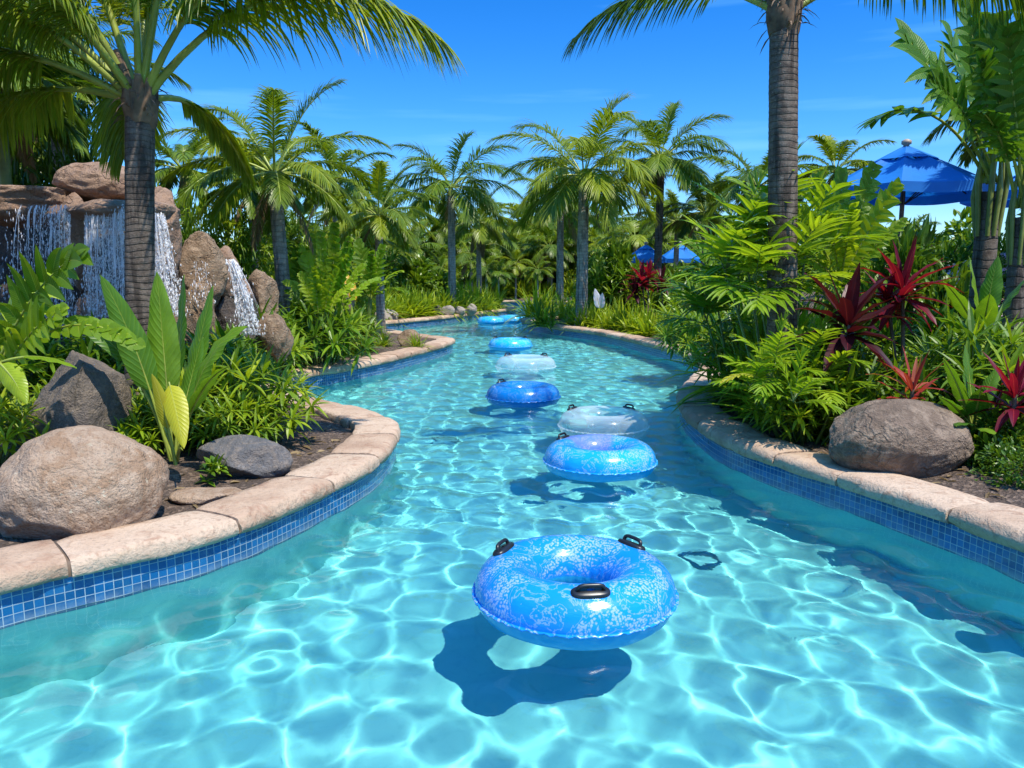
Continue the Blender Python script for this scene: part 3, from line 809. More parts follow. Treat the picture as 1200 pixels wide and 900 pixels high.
# boulders by the coping
p = gp(84, 630, .25)
rock('boulder', (p.x - .13, p.y + .36, .42), (.99, .86, .80), 21, MR_tan, 6, 7, .07, label='large smooth tan boulder resting against the left coping', cut_lo=.8, fine=.012)
rock_px('boulder', 20, 408, 153, 545, 6.0, 5, MR_dark, .8, 'dark angular boulder with a pointed top behind the smooth tan one', cuts=4, cut_lo=.75, rough=.06, planes=(((-.62, -.55, .60), .36), ((.95, -.25, .12), .55), ((.1, -1, .1), .62), ((-.9, .2, .5), .55), ((.45, .1, .9), .75)))
rock_px('boulder', 231, 513, 336, 570, 5.75, 9, MR_grey, .7, 'low charcoal boulder beside the left coping, below the clump', cuts=14, cut_lo=.55, rough=.09)
p = gp(235, 582, .27)
rock('flat_stone', (p.x, p.y + .12, .245), (.52, .34, .12), 12, MR_tan, 4, 6, .06, label='flat tan stone set in the soil between boulder and coping', flat_top=.6)
p = gp(1072, 556, .26)
rock('boulder', (p.x, p.y + .28, .46), (1.16, .80, .66), 33, MR_shade, 6, 8, .06, label='large brown boulder behind the right coping under red leaved plants', cut_lo=.78, fine=.014, rz=.2)
# small rocks further along
for x0, y0, x1, y1, Y, sd, mat, lab in [
    (436, 361, 466, 383, 25.5, 3, MR_pale, 'pale grey rock leftmost in the row on the far left bank'),
    (516, 357, 533, 372, 28.5, 4, MR_pale, 'tall rounded rock second in the row on the far left bank'),
    (533, 359, 546, 370, 29, 14, MR_pale, 'flattest rock third in the row on the far left bank'),
    (546, 356, 559, 369, 29.6, 6, MR_pale, 'upright rock at the right end of the row on the far left bank'),
    (506, 358, 518, 371, 28.3, 8, MR_dark, 'small dark rock beside the tall rounded rock on the far left bank'),
    (466, 387, 494, 413, 16.5, 7, MR_brown, 'low brown rock at the tip of the middle left bank'),
    (384, 330, 414, 372, 15.0, 15, MR_brown, 'grey brown rock standing behind the plant with the orange leaf')]:
    rock_px('rock', x0, y0, x1, y1, Y, sd, mat, .8, lab, None, sub=4, cuts=8, cut_lo=.65)

# ------------------------------------------------------------------ waterfall rocks
YW = 9.6
WR = [
 (-80, 213, 98, 264, YW, 41, MR_red, 1.0, 'flat reddish ledge with strings of water falling from its lip', dict(cuts=10, flat_top=.55, cut_lo=.7, rough=.08)),
 (84, 229, 200, 268, YW - .05, 42, MR_red, 1.1, 'narrow reddish ledge under the wide white waterfall', dict(cuts=10, flat_top=.5, cut_lo=.7, rough=.08)),
 (70, 192, 168, 242, YW + .35, 43, MR_red, .9, 'rounded red brown boulder on top of the waterfall ledges', dict(cuts=10, cut_lo=.65)),
 (158, 222, 215, 330, YW + .1, 44, MR_red, 1.1, 'tall reddish boulder at the right end of the waterfall ledges', dict(cuts=10, cut_lo=.66)),
 (78, 232, 106, 345, YW - .28, 45, MR_red, 1.2, 'reddish rock pillar between the two left waterfalls', dict(cuts=8)),
 (-120, 238, 236, 470, YW + 1.0, 46, MR_wet, .30, 'dark wet rock face behind the falling water', dict(cuts=18, cut_lo=.45, rough=.16)),
 (-20, 300, 30, 430, YW - .1, 53, MR_wet, 1.0, 'dark wet rock at the foot of the left waterfall', dict(cuts=12, cut_lo=.5)),
 (92, 343, 134, 385, YW - .25, 47, MR_red, .8, 'small brown rock splashed at the foot of the wide waterfall', dict(cuts=8)),
 (214, 277, 262, 356, YW + .6, 48, MR_brown, 1.0, 'brown rock with a rounded cap right of the waterfalls', dict(cuts=9, cut_lo=.68, rough=.12, fine=.03)),
 (196, 322, 262, 440, YW + .2, 49, MR_brown, 1.0, 'rough wet brown rock below the one with the rounded cap', dict(cuts=18, cut_lo=.45, rough=.22, fine=.035)),
 (254, 289, 284, 360, YW + .9, 50, MR_red, 1.0, 'orange brown rock at the lip of the small cascade', dict(cuts=10)),
 (228, 296, 290, 420, YW + 1.2, 55, MR_red, .9, 'large reddish rock filling the gap left of the small cascade', dict(cuts=12, cut_lo=.6, rough=.14)),
 (304, 366, 340, 425, YW + .8, 57, MR_brown, .9, 'low brown rock at the foot of the small cascade', dict(cuts=12, cut_lo=.55, rough=.14)),
 (250, 340, 310, 430, YW + .9, 54, MR_wet, .9, 'dark wet rock under the small cascade', dict(cuts=12, cut_lo=.55)),
 (284, 326, 330, 410, YW + 1.6, 51, MR_brown, .9, 'brown rock right of the small cascade beside a palm', dict(cuts=16, cut_lo=.5, rough=.16)),
]
for x0, y0, x1, y1, Y, sd, mat, dp, lab, k in WR:
    rock_px('waterfall_rock', x0, y0, x1, y1, Y, sd, mat, dp, lab, 'rocks of the waterfall', **k)

nt = NT('falling_water')
a = nt.n('Attribute', attribute_name='leaf'); s = nt.n('SeparateXYZ'); nt.set(s.inputs[0], a.outputs['Vector'])
b = nt.n('BsdfPrincipled', Roughness=.22); b.inputs['Base Color'].default_value = (.95, .93, .92, 1); b.inputs['Specular IOR Level'].default_value = .8
tr = nt.n('BsdfTranslucent'); tr.inputs['Color'].default_value = (.95, .93, .95, 1)
m1 = nt.n('MixShader'); m1.inputs[0].default_value = .4; nt.t.links.new(b.outputs[0], m1.inputs[1]); nt.t.links.new(tr.outputs[0], m1.inputs[2])
tp = nt.n('BsdfTransparent')
m2 = nt.n('MixShader'); cv = nt.n('CombineXYZ'); nt.set(cv.inputs[0], nt.math('MULTIPLY', s.outputs[0], 24.0)); nt.set(cv.inputs[1], nt.math('MULTIPLY', s.outputs[1], 6.5))
na = nt.noise(1.0, 5, .65, cv.outputs[0], .6)
cw = nt.n('CombineXYZ'); nt.set(cw.inputs[0], nt.math('MULTIPLY', s.outputs[0], 75.0)); nt.set(cw.inputs[1], nt.math('MULTIPLY', s.outputs[1], 34.0))
nb = nt.noise(1.0, 3, .6, cw.outputs[0], .8)
sheet = nt.ramp(nt.math('SUBTRACT', nt.math('ADD', nt.math('MULTIPLY', na, .55), nt.math('MULTIPLY', nb, .6)), nt.math('SUBTRACT', nt.math('MULTIPLY', s.outputs[1], .045), nt.math('MINIMUM', s.outputs[2], 0.0))), [(.53, 0.), (.64, .95)])
sheet = nt.math('MULTIPLY', sheet, nt.ramp(nt.math('ADD', s.outputs[1], nt.math('MULTIPLY', nt.math('SUBTRACT', na, .5), .5)), [(.0, 0.), (.10, 1.)]))
isn = nt.math('LESS_THAN', s.outputs[2], .001)
al = nt.math('ADD', nt.math('MULTIPLY', isn, sheet), nt.math('MULTIPLY', nt.math('SUBTRACT', 1.0, isn), s.outputs[2]))
nt.set(m2.inputs[0], al); nt.t.links.new(tp.outputs[0], m2.inputs[1]); nt.t.links.new(m1.outputs[0], m2.inputs[2])
M_fall = nt.surf(m2.outputs[0])
OCT = np.array([(1, 0, 0), (-1, 0, 0), (0, 1, 0), (0, -1, 0), (0, 0, 1.5), (0, 0, -1.5)], float)
OCF = np.array([(0, 2, 4), (2, 1, 4), (1, 3, 4), (3, 0, 4), (2, 0, 5), (1, 2, 5), (3, 1, 5), (0, 3, 5)])
def waterfall(x0, x1, ylip, ybot, Y, seed, n, dens, fwd, label, sideways=(0, 0), drops=500, strings=0.0):
    r_ = np.random.default_rng(seed); mb = MB()
    m, k = 40, 30; us = np.linspace(0, 1, m); t = np.linspace(0, 1, k)
    for layer in range(2 if n > 20 else 0):
        P = np.zeros((k, m, 3)); A = np.zeros((k, m, 3))
        for j, u in enumerate(us):
            px = x0 + (x1 - x0) * u; p = at(px, ylip, Y + .03 * layer); pe = at(px + sideways[0] + sideways[1] * u, ybot, Y)
            fw = fwd * (.8 + .35 * noise.noise(Vector((u * 6, seed, layer))))
            P[:, j] = np.stack([p.x + (pe.x - p.x) * t ** .7, p.y - fw * np.sqrt(t) + .02 * np.sin(t * 9 + u * 20), p.z - (p.z - pe.z) * t], 1)
            A[:, j] = np.stack([np.full(k, u * (x1 - x0) / 90 + seed * 3 + layer * 9.0), t * (p.z - pe.z), np.full(k, -(1 - u) * .14 if strings else 0.0)], 1)
        mb.grid(P, A)
    n = int(n * .22); drops = int(drops * 1.7)
    for i in range(n):
        f = r_.random() ** (1.0 - .5 * strings) if strings else r_.random()
        if strings and f < .55: f = round(f * 11) / 11 + r_.normal(0, .008)
        px = x0 + (x1 - x0) * f
        p = at(px, ylip + r_.uniform(-1, 3), Y + r_.uniform(-.05, .05)); pe = at(px + sideways[0] + sideways[1] * f, ybot, Y)
        H = (p.z - pe.z) * r_.uniform(.6, 1.0); vx = (pe.x - p.x); k = 22
        t = np.linspace(0, 1, k); ss = np.sqrt(t)
        pts = np.stack([p.x + vx * t ** .7 + r_.normal(0, .006, k).cumsum() * .35, p.y - fwd * ss * r_.uniform(.7, 1.25), p.z - H * t], 1)
        g = np.clip(np.interp(t * 9, np.arange(10), r_.random(10)) * 1.5 - .35 - .25 * t, .0, 1)
        g2 = np.clip(r_.random(k) * 1.4, .2, 1.2)
        rad = dens * (.25 + g * g2) * r_.uniform(.5, 1.2) * (1 - .45 * t)
        if r_.random() < .55:
            c = r_.integers(8, k - 3); rad[c:] *= .3
        mb.tube(pts, np.maximum(rad, .0012), 4, rnd=r_.uniform(.5, .95), cap=False)
    for i in range(drops):
        f = r_.random(); px = x0 + (x1 - x0) * f; t = r_.random() ** .6
        p = at(px, ylip, Y); pe = at(px + sideways[0] + sideways[1] * f, ybot, Y)
        c = np.array([p.x + (pe.x - p.x) * t ** .7 + r_.normal(0, .025 + .05 * t), p.y - fwd * math.sqrt(t) * r_.uniform(.5, 1.5) + r_.normal(0, .04), p.z - (p.z - pe.z) * t])
        mb.add(OCT * np.array([1, 1, r_.uniform(1, 3.5)]) * r_.uniform(.002, .0085) + c, OCF, np.tile([0, 0, .9], (6, 1)))
    o = mb.build('waterfall', M_fall)
    return tag(o, label, 'waterfall', 'waterfalls')
waterfall(12, 82, 240, 395, YW - .55, 1, 85, .012, .14, 'thin separate strings of water falling from the left ledge', (2, 12), 700, 1.0)
waterfall(99, 182, 240, 400, YW - .62, 2, 190, .013, .16, 'wide dense white waterfall behind the near palm trunk', (10, 6), 900)
waterfall(176, 192, 250, 370, YW - .55, 3, 60, .012, .15, 'sloping waterfall just right of the near palm trunk', (12, 14), 420)
waterfall(264, 274, 304, 392, YW + .1, 4, 46, .013, .10, 'small slanting cascade farthest right of the waterfalls', (22, 12), 200)
waterfall(226, 244, 305, 360, YW - .05, 5, 12, .006, .03, 'faint trickle running down the brown rock with the rounded cap', (2, 2), 60)

# ------------------------------------------------------------------ swim rings
def vinyl(name, top, patch, under, pattern=True, purple=.0, clear=False):
    nt = NT(name); v = coords(nt)
    a = nt.n('Attribute', attribute_name='leaf'); s = nt.n('SeparateXYZ'); nt.set(s.inputs[0], a.outputs['Vector'])
    nz = s.outputs[2]
    n1 = nt.noise(4.2, 5, .6, v, 1.2); n2 = nt.noise(1.7, 2, .5, v)
    col = nt.mix(nt.ramp(n2, [(.35, 0.), (.65, 1.)]), top, tuple(min(1, x * 1.25) for x in top))
    if pattern:
        vo = nt.n('TexVoronoi', Scale=78.0); nt.set(vo.inputs['Vector'], v)
        dots = nt.ramp(vo.outputs['Distance'], [(.40, 1.), (.62, 0.)])
        mask = nt.ramp(n1, [(.515, 0.), (.53, 1.)])
        lines_ = nt.ramp(nt.math('ABSOLUTE', nt.math('SUBTRACT', n1, .455)), [(.0, 1.), (.008, 1.), (.012, 0.)])
        pm = nt.math('MAXIMUM', nt.math('MULTIPLY', mask, dots), nt.math('MULTIPLY', lines_, .6))
        pm = nt.math('MULTIPLY', pm, nt.ramp(nz, [(.46, 0.), (.5, 1.)]))
        col = nt.mix(nt.math('MULTIPLY', pm, .85), col, patch)
    if purple:
        n3 = nt.noise(5.0, 4, .6, v, .5)
        dd = nt.n('VectorMath', operation='DISTANCE'); nt.set(dd.inputs[0], v); dd.inputs[1].default_value = (-.10, .26, .2)
        n3 = nt.math('ADD', nt.math('MULTIPLY', n3, .25), nt.math('SUBTRACT', .68, nt.math('MULTIPLY', dd.outputs['Value'], .9)))
        col = nt.mix(nt.math('MULTIPLY', nt.ramp(n3, [(.56, 0.), (.64, 1.)]), purple), col, (.30, .14, .62))
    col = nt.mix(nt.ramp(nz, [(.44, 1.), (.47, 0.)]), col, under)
    b = nt.n('BsdfPrincipled', Roughness=.2); nt.set(b.inputs['Base Color'], col); b.inputs['Specular IOR Level'].default_value = .6
    b.inputs['Coat Weight'].default_value = .4; b.inputs['Coat Roughness'].default_value = .08
    wr = nt.noise(7, 4, .6, coords(nt, 'Object', (1, 1, 4)))
    nt.set(b.inputs['Normal'], nt.bump(wr, .22, .02))
    tr = nt.n('BsdfTranslucent'); nt.set(tr.inputs['Color'], col)
    ms = nt.n('MixShader'); ms.inputs[0].default_value = .32
    nt.t.links.new(b.outputs[0], ms.inputs[1]); nt.t.links.new(tr.outputs[0], ms.inputs[2]); last = ms.outputs[0]
    if clear:
        tp = nt.n('BsdfTransparent'); tp.inputs['Color'].default_value = (.93, .97, 1, 1)
        lw = nt.n('LayerWeight', Blend=.35)
        m2 = nt.n('MixShader'); nt.set(m2.inputs[0], nt.math('ADD', nt.math('MULTIPLY', lw.outputs['Facing'], .5), .15, clamp=True))
        nt.t.links.new(tp.outputs[0], m2.inputs[1]); nt.t.links.new(last, m2.inputs[2]); last = m2.outputs[0]
    return nt.surf(last)
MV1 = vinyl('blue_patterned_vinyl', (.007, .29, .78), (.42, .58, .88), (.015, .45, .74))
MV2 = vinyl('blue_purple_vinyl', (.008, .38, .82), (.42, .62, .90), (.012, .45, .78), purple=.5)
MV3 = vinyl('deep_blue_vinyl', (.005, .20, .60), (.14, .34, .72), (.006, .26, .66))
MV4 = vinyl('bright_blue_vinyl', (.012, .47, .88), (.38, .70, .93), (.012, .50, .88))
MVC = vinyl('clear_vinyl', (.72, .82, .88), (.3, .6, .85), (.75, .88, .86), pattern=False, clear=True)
M_black = plain_mat('black_rubber', (.012, .012, .014), .35, spec=.5)
def swim_ring(loc, D, mat, seed, handles, rz, label, squash=.96, sunk=.40):
    r_ = np.random.default_rng(seed)
    rr = D * .158; Rm = D / 2 - rr; zc = rr * squash * (1 - sunk)
    root = empty('swim_ring', loc, rz); tag(root, label, 'swim ring', 'swim rings floating down the river')
    nu, nv = 120, 36
    th = np.linspace(0, 2 * PI, nu, endpoint=False); ph = np.linspace(0, 2 * PI, nv, endpoint=False)
    TH, PH = np.meshgrid(th, ph, indexing='ij')
    wrk = 1 + .012 * np.sin(TH * 26 + r_.uniform(0, 6)) * np.exp(-((np.abs(np.cos(PH)) - 1) / .10) ** 2) + .008 * np.sin(TH * 3 + 1) * np.sin(PH)
    X = (Rm + rr * np.cos(PH) * wrk) * np.cos(TH); Y = (Rm + rr * np.cos(PH) * wrk) * np.sin(TH); Z = zc + rr * squash * np.sin(PH) * wrk
    P = np.stack([X, Y, Z], -1); A = np.stack([TH / (2 * PI), PH / (2 * PI), .5 + .5 * np.sin(PH)], -1)
    P = np.concatenate([P, P[:1]]); A = np.concatenate([A, A[:1]])
    mb = MB(); mb.grid(P, A, closed=True); body = mb.build('ring_body', mat, root)
    n = 240; t = np.linspace(0, 2 * PI, n + 1); Q = np.zeros((n + 1, 4, 3))
    wv = .004 * np.sin(t * 45) + .003 * np.sin(t * 73 + 2)
    for j, (dr, dz) in enumerate(((-.004, .006), (.016, .003), (.016, -.003), (-.004, -.006))):
        q = D / 2 + dr; Q[:, j] = np.stack([q * np.cos(t), q * np.sin(t), zc - .012 + dz + wv * (dr > 0)], 1)
    mb = MB(); mb.grid(Q, np.full(Q.shape, .55), closed=True); mb.build('seam', mat, body)
    for az in handles:
        q = R(72); c = np.array([(Rm + rr * math.cos(q)) * math.cos(az), (Rm + rr * math.cos(q)) * math.sin(az), zc + rr * squash * math.sin(q)])
        rad = np.array([math.cos(az), math.sin(az), 0]); tan = np.array([-math.sin(az), math.cos(az), 0]); nn = nrm_(rad * math.cos(q) + UPZ * math.sin(q)); bi = np.cross(tan, nn)
        k = D / 1.15
        mb = MB(); m = 20; a = np.linspace(0, 2 * PI, m, endpoint=False)
        ring = lambda sx, sy, z: np.stack([c + tan * (sx * np.sign(np.cos(x)) * abs(np.cos(x)) ** .7) + bi * (sy * np.sign(np.sin(x)) * abs(np.sin(x)) ** .8) + nn * (z - .30 * (sx * np.cos(x)) ** 2 / D) for x in a])
        mb.grid(np.stack([ring(.105 * k, .046 * k, -.012), ring(.105 * k, .046 * k, .006), ring(.095 * k, .039 * k, .014), ring(.02 * k, .008 * k, .016)]), closed=True)
        h = mb.build('handle', M_black, root)
        tt = np.linspace(0, PI, 15)
        pts = np.stack([c + tan * (-.07 * k * np.sign(np.cos(x)) * abs(np.cos(x)) ** .45) + nn * (.006 + .038 * k * abs(np.sin(x)) ** .55) for x in tt])
        mb = MB(); mb.tube(pts, .0115 * k, 9); mb.build('grip', M_black, h)
    az = handles[0] + 1.1 if handles else 1.0
    q = R(60); c = np.array([(Rm + rr * math.cos(q)) * math.cos(az), (Rm + rr * math.cos(q)) * math.sin(az), zc + rr * squash * math.sin(q)])
    mb = MB(); mb.tube([c - UPZ * .005, c + UPZ * .018, c + UPZ * .022], [.016, .015, .010], 10); mb.build('valve', MVC, root)
    return root
RINGS = [
 (673, 684, .12, 233, MV1, 1, (R(-84), R(35), R(156)), 'largest swim ring in front, blue with white speckled pattern and three black handles'),
 (703, 534, .12, 130, MV2, 2, (R(145),), 'blue swim ring with purple patch and one black handle, second from the front'),
 (707, 494, .12, 104, MVC, 3, (R(150), R(35)), 'clear swim ring with two black handles right behind the purple patched one'),
 (613, 461, .12, 86, MV3, 4, (R(140),), 'deep blue swim ring floating between the two clear ones'),
 (616, 427, .12, 70, MVC, 5, (R(140), R(35)), 'farther clear milky swim ring floating behind the deep blue one'),
 (598, 403, .12, 51, MV4, 6, (R(150), R(30)), 'small bright blue swim ring behind the farther clear one'),
 (576, 376, .10, 33, MV4, 7, (R(150),), 'left of two touching bright blue swim rings at the far bend'),
 (600, 374.5, .10, 34, MV4, 8, (R(120),), 'right of two touching bright blue swim rings at the far bend'),
 (624, 362, .10, 27, MV4, 9, (), 'most distant bright blue swim ring half hidden by bank plants'),
]
for px, py, z, wd, mat, sd, hs_, lab in RINGS:
    p = gp(px, py, z); dist = (p - Vector((0, 0, CAM_H))).length
    depth = p.y * cp + (CAM_H - p.z) * sp
    D = wd * depth / F0
    swim_ring((p.x, p.y, 0), D, mat, sd, hs_, 0, lab)
M_drain = plain_mat('drain_grille', (.05, .28, .33), .5)
for px, py, lab in ((823, 657, 'round dark drain in the pool floor right of the largest ring'), (521, 516, 'round dark drain in the pool floor near the left bank')):
    # seen through the surface: bend the sight line at the water
    d = ray(px, py).normalized(); p = gp(px, py, 0); si = math.sqrt(d.x ** 2 + d.y ** 2) / 1.33; tn = si / math.sqrt(1 - si * si) * DEPTH
    hxy = Vector((d.x, d.y, 0)).normalized(); c = p + hxy * tn
    mb = MB(); t = np.linspace(0, 2 * PI, 33)[:-1]
    rings = [np.stack([c.x + q * np.cos(t), c.y + q * np.sin(t), np.full(32, -DEPTH + z)], 1) for q, z in ((.15, .002), (.145, .02), (.11, .02), (.10, .002))]
    mb.grid(np.stack(rings), closed=True); root = mb.build('floor_drain', M_drain); tag(root, lab, 'drain')

# ------------------------------------------------------------------ parasols and the far fence
nt = NT('blue_canvas'); v = coords(nt)
n1 = nt.noise(3, 4, .6, v); col = nt.mix(n1, (.006, .15, .52), (.010, .22, .66))
b = nt.n('BsdfPrincipled', Roughness=.6); nt.set(b.inputs['Base Color'], col)
tr = nt.n('BsdfTranslucent'); nt.set(tr.inputs['Color'], nt.mix(1.0, col, (.9, .9, 1), 'MULTIPLY'))
ms = nt.n('MixShader'); ms.inputs[0].default_value = .3; nt.t.links.new(b.outputs[0], ms.inputs[1]); nt.t.links.new(tr.outputs[0], ms.inputs[2])
M_canvas = nt.surf(ms.outputs[0])
M_pole = plain_mat('brown_pole', (.12, .085, .065), .6, var=.3); M_rib = plain_mat('dark_rib', (.015, .015, .02), .5); M_fin = plain_mat('wooden_finial', (.35, .27, .2), .5)
def parasol(px, yapex, yedge, Y, rad, label, rz=.3):
    a = at(px, yapex, Y); ze = at(px, yedge, Y).z; gz = ground_z(a.x, Y)
    root = empty('parasol', (a.x, Y, gz), rz); tag(root, label, 'parasol')
    za, ze = a.z - gz, ze - gz; n = 8
    def ringz(q, z, sag=0.0, m=6):
        out = []
        for i in range(n):
            a0, a1 = i * 2 * PI / n, (i + 1) * 2 * PI / n
            for k in range(m):
                f = k / m; x = (1 - f) * math.cos(a0) + f * math.cos(a1); y = (1 - f) * math.sin(a0) + f * math.sin(a1)
                out.append((q * x, q * y, z - sag * math.sin(PI * f)))
        return np.array(out)
    H = za - ze
    mb = MB(); fs = np.linspace(.30, 1, 9)
    mb.grid(np.stack([ringz(rad * f, za - H * f ** 1.08, .05 * rad * math.sin(PI * f) + .02 * f) for f in fs] + [ringz(rad * 1.005, ze - .16, .035)]), closed=True)
    can = mb.build('canopy', M_canvas, root, smooth=False)
    mb = MB(); mb.grid(np.stack([ringz(rad * f, za + .035 - H * f * 1.0, .01) for f in (.02, .12, .24, .36)]), closed=True); mb.build('vent', M_canvas, can, smooth=False)
    for i in range(n):
        an = i * 2 * PI / n; c, s_ = math.cos(an), math.sin(an)
        mb = MB(); mb.tube([(.05 * c, .05 * s_, za - .1), (rad * .98 * c, rad * .98 * s_, ze - .03)], .013, 5); rb = mb.build('rib', M_rib, root)
        mb = MB(); mb.tube([(.05 * c, .05 * s_, ze - .25), (rad * .55 * c, rad * .55 * s_, za - H * .55 - .06)], .011, 5); mb.build('strut', M_rib, rb)
    mb = MB(); mb.tube([(0, 0, 0), (0, 0, za)], .04, 10); mb.build('pole', M_pole, root)
    mb = MB(); mb.tube([(0, 0, za - .02), (0, 0, za + .03), (0, 0, za + .05), (0, 0, za + .10), (0, 0, za + .13)], [.05, .05, .085, .085, .03], 12); mb.build('finial', M_fin, root)
    return root
parasol(1062, 172, 222, 14.0, 1.46, 'large blue octagonal parasol with a finial behind the right palm trunks')
parasol(1222, 196, 226, 16.5, 1.45, 'blue parasol cut by the right edge, behind the thin palm stem')
parasol(757, 287, 303, 34, .95, 'far blue parasol left of the slender palm trunk beyond the bend', .1)
parasol(797, 286, 303, 36, 1.0, 'far blue parasol right of the slender palm trunk beyond the bend', .5)
M_fence = plain_mat('black_metal', (.012, .012, .013), .5)
root = empty('metal_fence', (-7, 49, 0)); tag(root, 'low black metal fence far behind the bend in front of the palms', 'fence')
mb = MB()
for i in range(61): mb.box((i * .2, 0, 1.0), (.018, .018, 1.15))
mb.build('pickets', M_fence, root, smooth=False)
for i in range(7):
    mb = MB(); mb.box((i * 2.0, .025, 1.0), (.05, .028, 1.4)); mb.build('post', M_fence, root, smooth=False)
for z in (.55, 1.5):
    mb = MB(); mb.box((6, -.022, z), (12.2, .025, .04)); mb.build('rail', M_fence, root, smooth=False)
# ------------------------------------------------------------------ palms
def hpx(px, py, Y):  # height above the ground of a photo point Y metres off
    p = at(px, py, Y); return p.z - ground_z(p.x, Y)
r0_ = np.random.default_rng(5)
# near left palm: fronds placed one by one (azimuth 0 = right, 90 = away, 180 = left, 270 = towards the camera)
h = hpx(158, 118, 7.0)
fr = [(R(-12), R(46), 3.05, 1.25), (R(-28), R(52), 2.8, 1.2), (R(150), R(52), 2.7, .9), (R(172), R(18), 2.3, 1.0), (R(250), R(48), 2.2, .8), (R(205), R(60), 2.6, .8), (R(50), R(28), 1.25, 2.3), (R(165), R(48), 2.9, .8), (R(195), R(30), 2.6, 1.0), (R(140), R(65), 2.8, .6), (R(230), R(62), 2.6, .6),
      (R(100), R(70), 2.9, .5), (R(300), R(74), 2.6, .5), (R(60), R(80), 2.6, .4), (R(180), R(76), 2.8, .45), (R(120), R(30), 2.4, 1.2), (R(-35), R(68), 3.0, .7), (R(212), R(45), 2.4, .9)]
o = palm('palm_tree', h, .128, .118, fr, 3, 'palm', M_trunk_d, nl=150, ll=.66, lw=.023, lean=(.2, 0), ring=.055, boots=13, ldroop=1.9, lift=.1, rad=.040, rn=5, pet=.27, seg=22)
p = spot(160, 7.0); o.location = p; tag(o, 'near palm with dark ringed trunk standing in front of the waterfalls', 'palm tree')
# near right palm: crown mostly above the frame
h = hpx(915, 14, 7.6)
fr = [(R(178), R(30), 2.05, 1.25), (R(5), R(34), 2.9, 1.1), (R(100), R(78), 2.2, .4),
      (R(45), R(76), 2.6, .5), (R(190), R(78), 1.8, .4)]
o = palm('palm_tree', h, .148, .128, fr, 4, 'palm_dark', M_trunk_d, nl=110, ll=.62, lw=.018, lean=(-.17, 0), ring=.06, boots=13, ldroop=1.6, rad=.038, rn=5, pet=.26, seg=22)
o.location = spot(918, 7.6); tag(o, 'tall thick trunked palm on the right with its crown above the frame', 'palm tree')

def simple_palm(px, ycrown, Y, r, L, nf, seed, label, mat='palm', tm=None, lean=(0, 0), az0=0.0, nl=64, e_lo=-25, group=None, shaft=.35, tw=.030):
    h = hpx(px, ycrown, Y)
    rr = np.random.default_rng(seed)
    o = palm('palm_tree', max(.6, h - shaft * .6), r, r * .8, frond_set(rr, nf + 6, L, 70, -8, az0, (.8, 1.35)), seed, mat, tm or M_trunk_g, nl=nl, ll=.30 * L + .05, lw=tw, lean=lean, ring=.09, shaft=shaft, dead=1 + seed % 2, ldroop=1.05, lift=.2, rad=.018 + .004 * L, pet=.2, seg=12)
    o.location = spot(px, Y); o.location.x -= lean[0]
    return tag(o, label, 'palm tree', group)
simple_palm(332, 208, 13.0, .135, 2.05, 15, 11, 'medium palm with pale ringed trunk standing right of the small cascade', lean=(-.12, 0), az0=.4, nl=84, tw=.019)
simple_palm(531, 221, 30, .16, 2.9, 15, 12, 'slim palm with straight grey trunk above the far left bank', 'palm_dark', az0=1.0)
simple_palm(681, 208, 23, .185, 2.8, 18, 13, 'fullest palm beyond the bend, thick grey trunk rising from strap leaves', lean=(.02, 0), az0=.2, nl=60)
simple_palm(655, 240, 34, .17, 2.8, 13, 14, 'shorter palm just left of the fullest one beyond the bend', az0=2.2)
simple_palm(768, 188, 27, .15, 2.7, 15, 15, 'slender dark trunked palm in front of the far blue parasols', 'palm_dark', M_trunk_d, az0=.9, lean=(.05, 0))
simple_palm(878, 222, 24, .15, 2.3, 13, 16, 'palm showing just left of the thick right trunk', 'palm_dark', az0=.1)
simple_palm(965, 205, 26, .14, 2.0, 12, 17, 'yellowish palm crown right of the thick trunk, left of the large parasol', az0=1.4)
simple_palm(820, 252, 28, .14, 2.1, 13, 18, 'low palm crown between the slender palm and the yellow green canes', 'palm_dark', az0=.6)
simple_palm(788, 262, 33, .13, 1.9, 12, 19, 'small palm right beside the slender palm and the far parasols', az0=2.0)
simple_palm(448, 255, 20, .12, 2.0, 14, 20, 'small palm with arching yellow green fronds left of the slim palm', az0=.3)
simple_palm(400, 215, 24, .13, 2.2, 13, 27, 'palm crown showing behind the right fronds of the medium palm', 'palm_dark', az0=1.9)
simple_palm(28, 120, 11.5, .10, 1.9, 15, 21, 'palm with a bright green stem behind the left waterfall ledge', 'palm_dark', M_shaft, az0=.5, shaft=.8)
simple_palm(-40, 60, 10.5, .12, 2.4, 15, 22, 'palm at the left edge with fronds hanging above the waterfall', 'palm_dark', az0=1.1)
simple_palm(90, 95, 13.5, .11, 2.1, 15, 23, 'dense dark palm behind the near palm, over the boulder', 'palm_dark', az0=2.5)
simple_palm(230, 205, 18, .12, 1.8, 13, 24, 'low palm between the near palm trunk and the medium palm', 'palm_dark', az0=.9)
# slim grey trunks of young palms beside the medium palm
simple_palm(305, 225, 15.5, .08, 1.5, 11, 25, 'thin trunked palm left of the medium palm', 'palm_dark', az0=.3)
simple_palm(318, 215, 17.5, .09, 1.6, 11, 26, 'thinnest palm directly behind the medium palm', az0=1.3)
simple_palm(1185, 120, 13, .10, 2.0, 14, 28, 'feathery palm behind the torn leaved one at the right edge', 'palm_dark', az0=1.2)
simple_palm(562, 262, 36, .13, 2.3, 13, 29, 'low palm between the slim palm and the grove at the back', az0=.2)

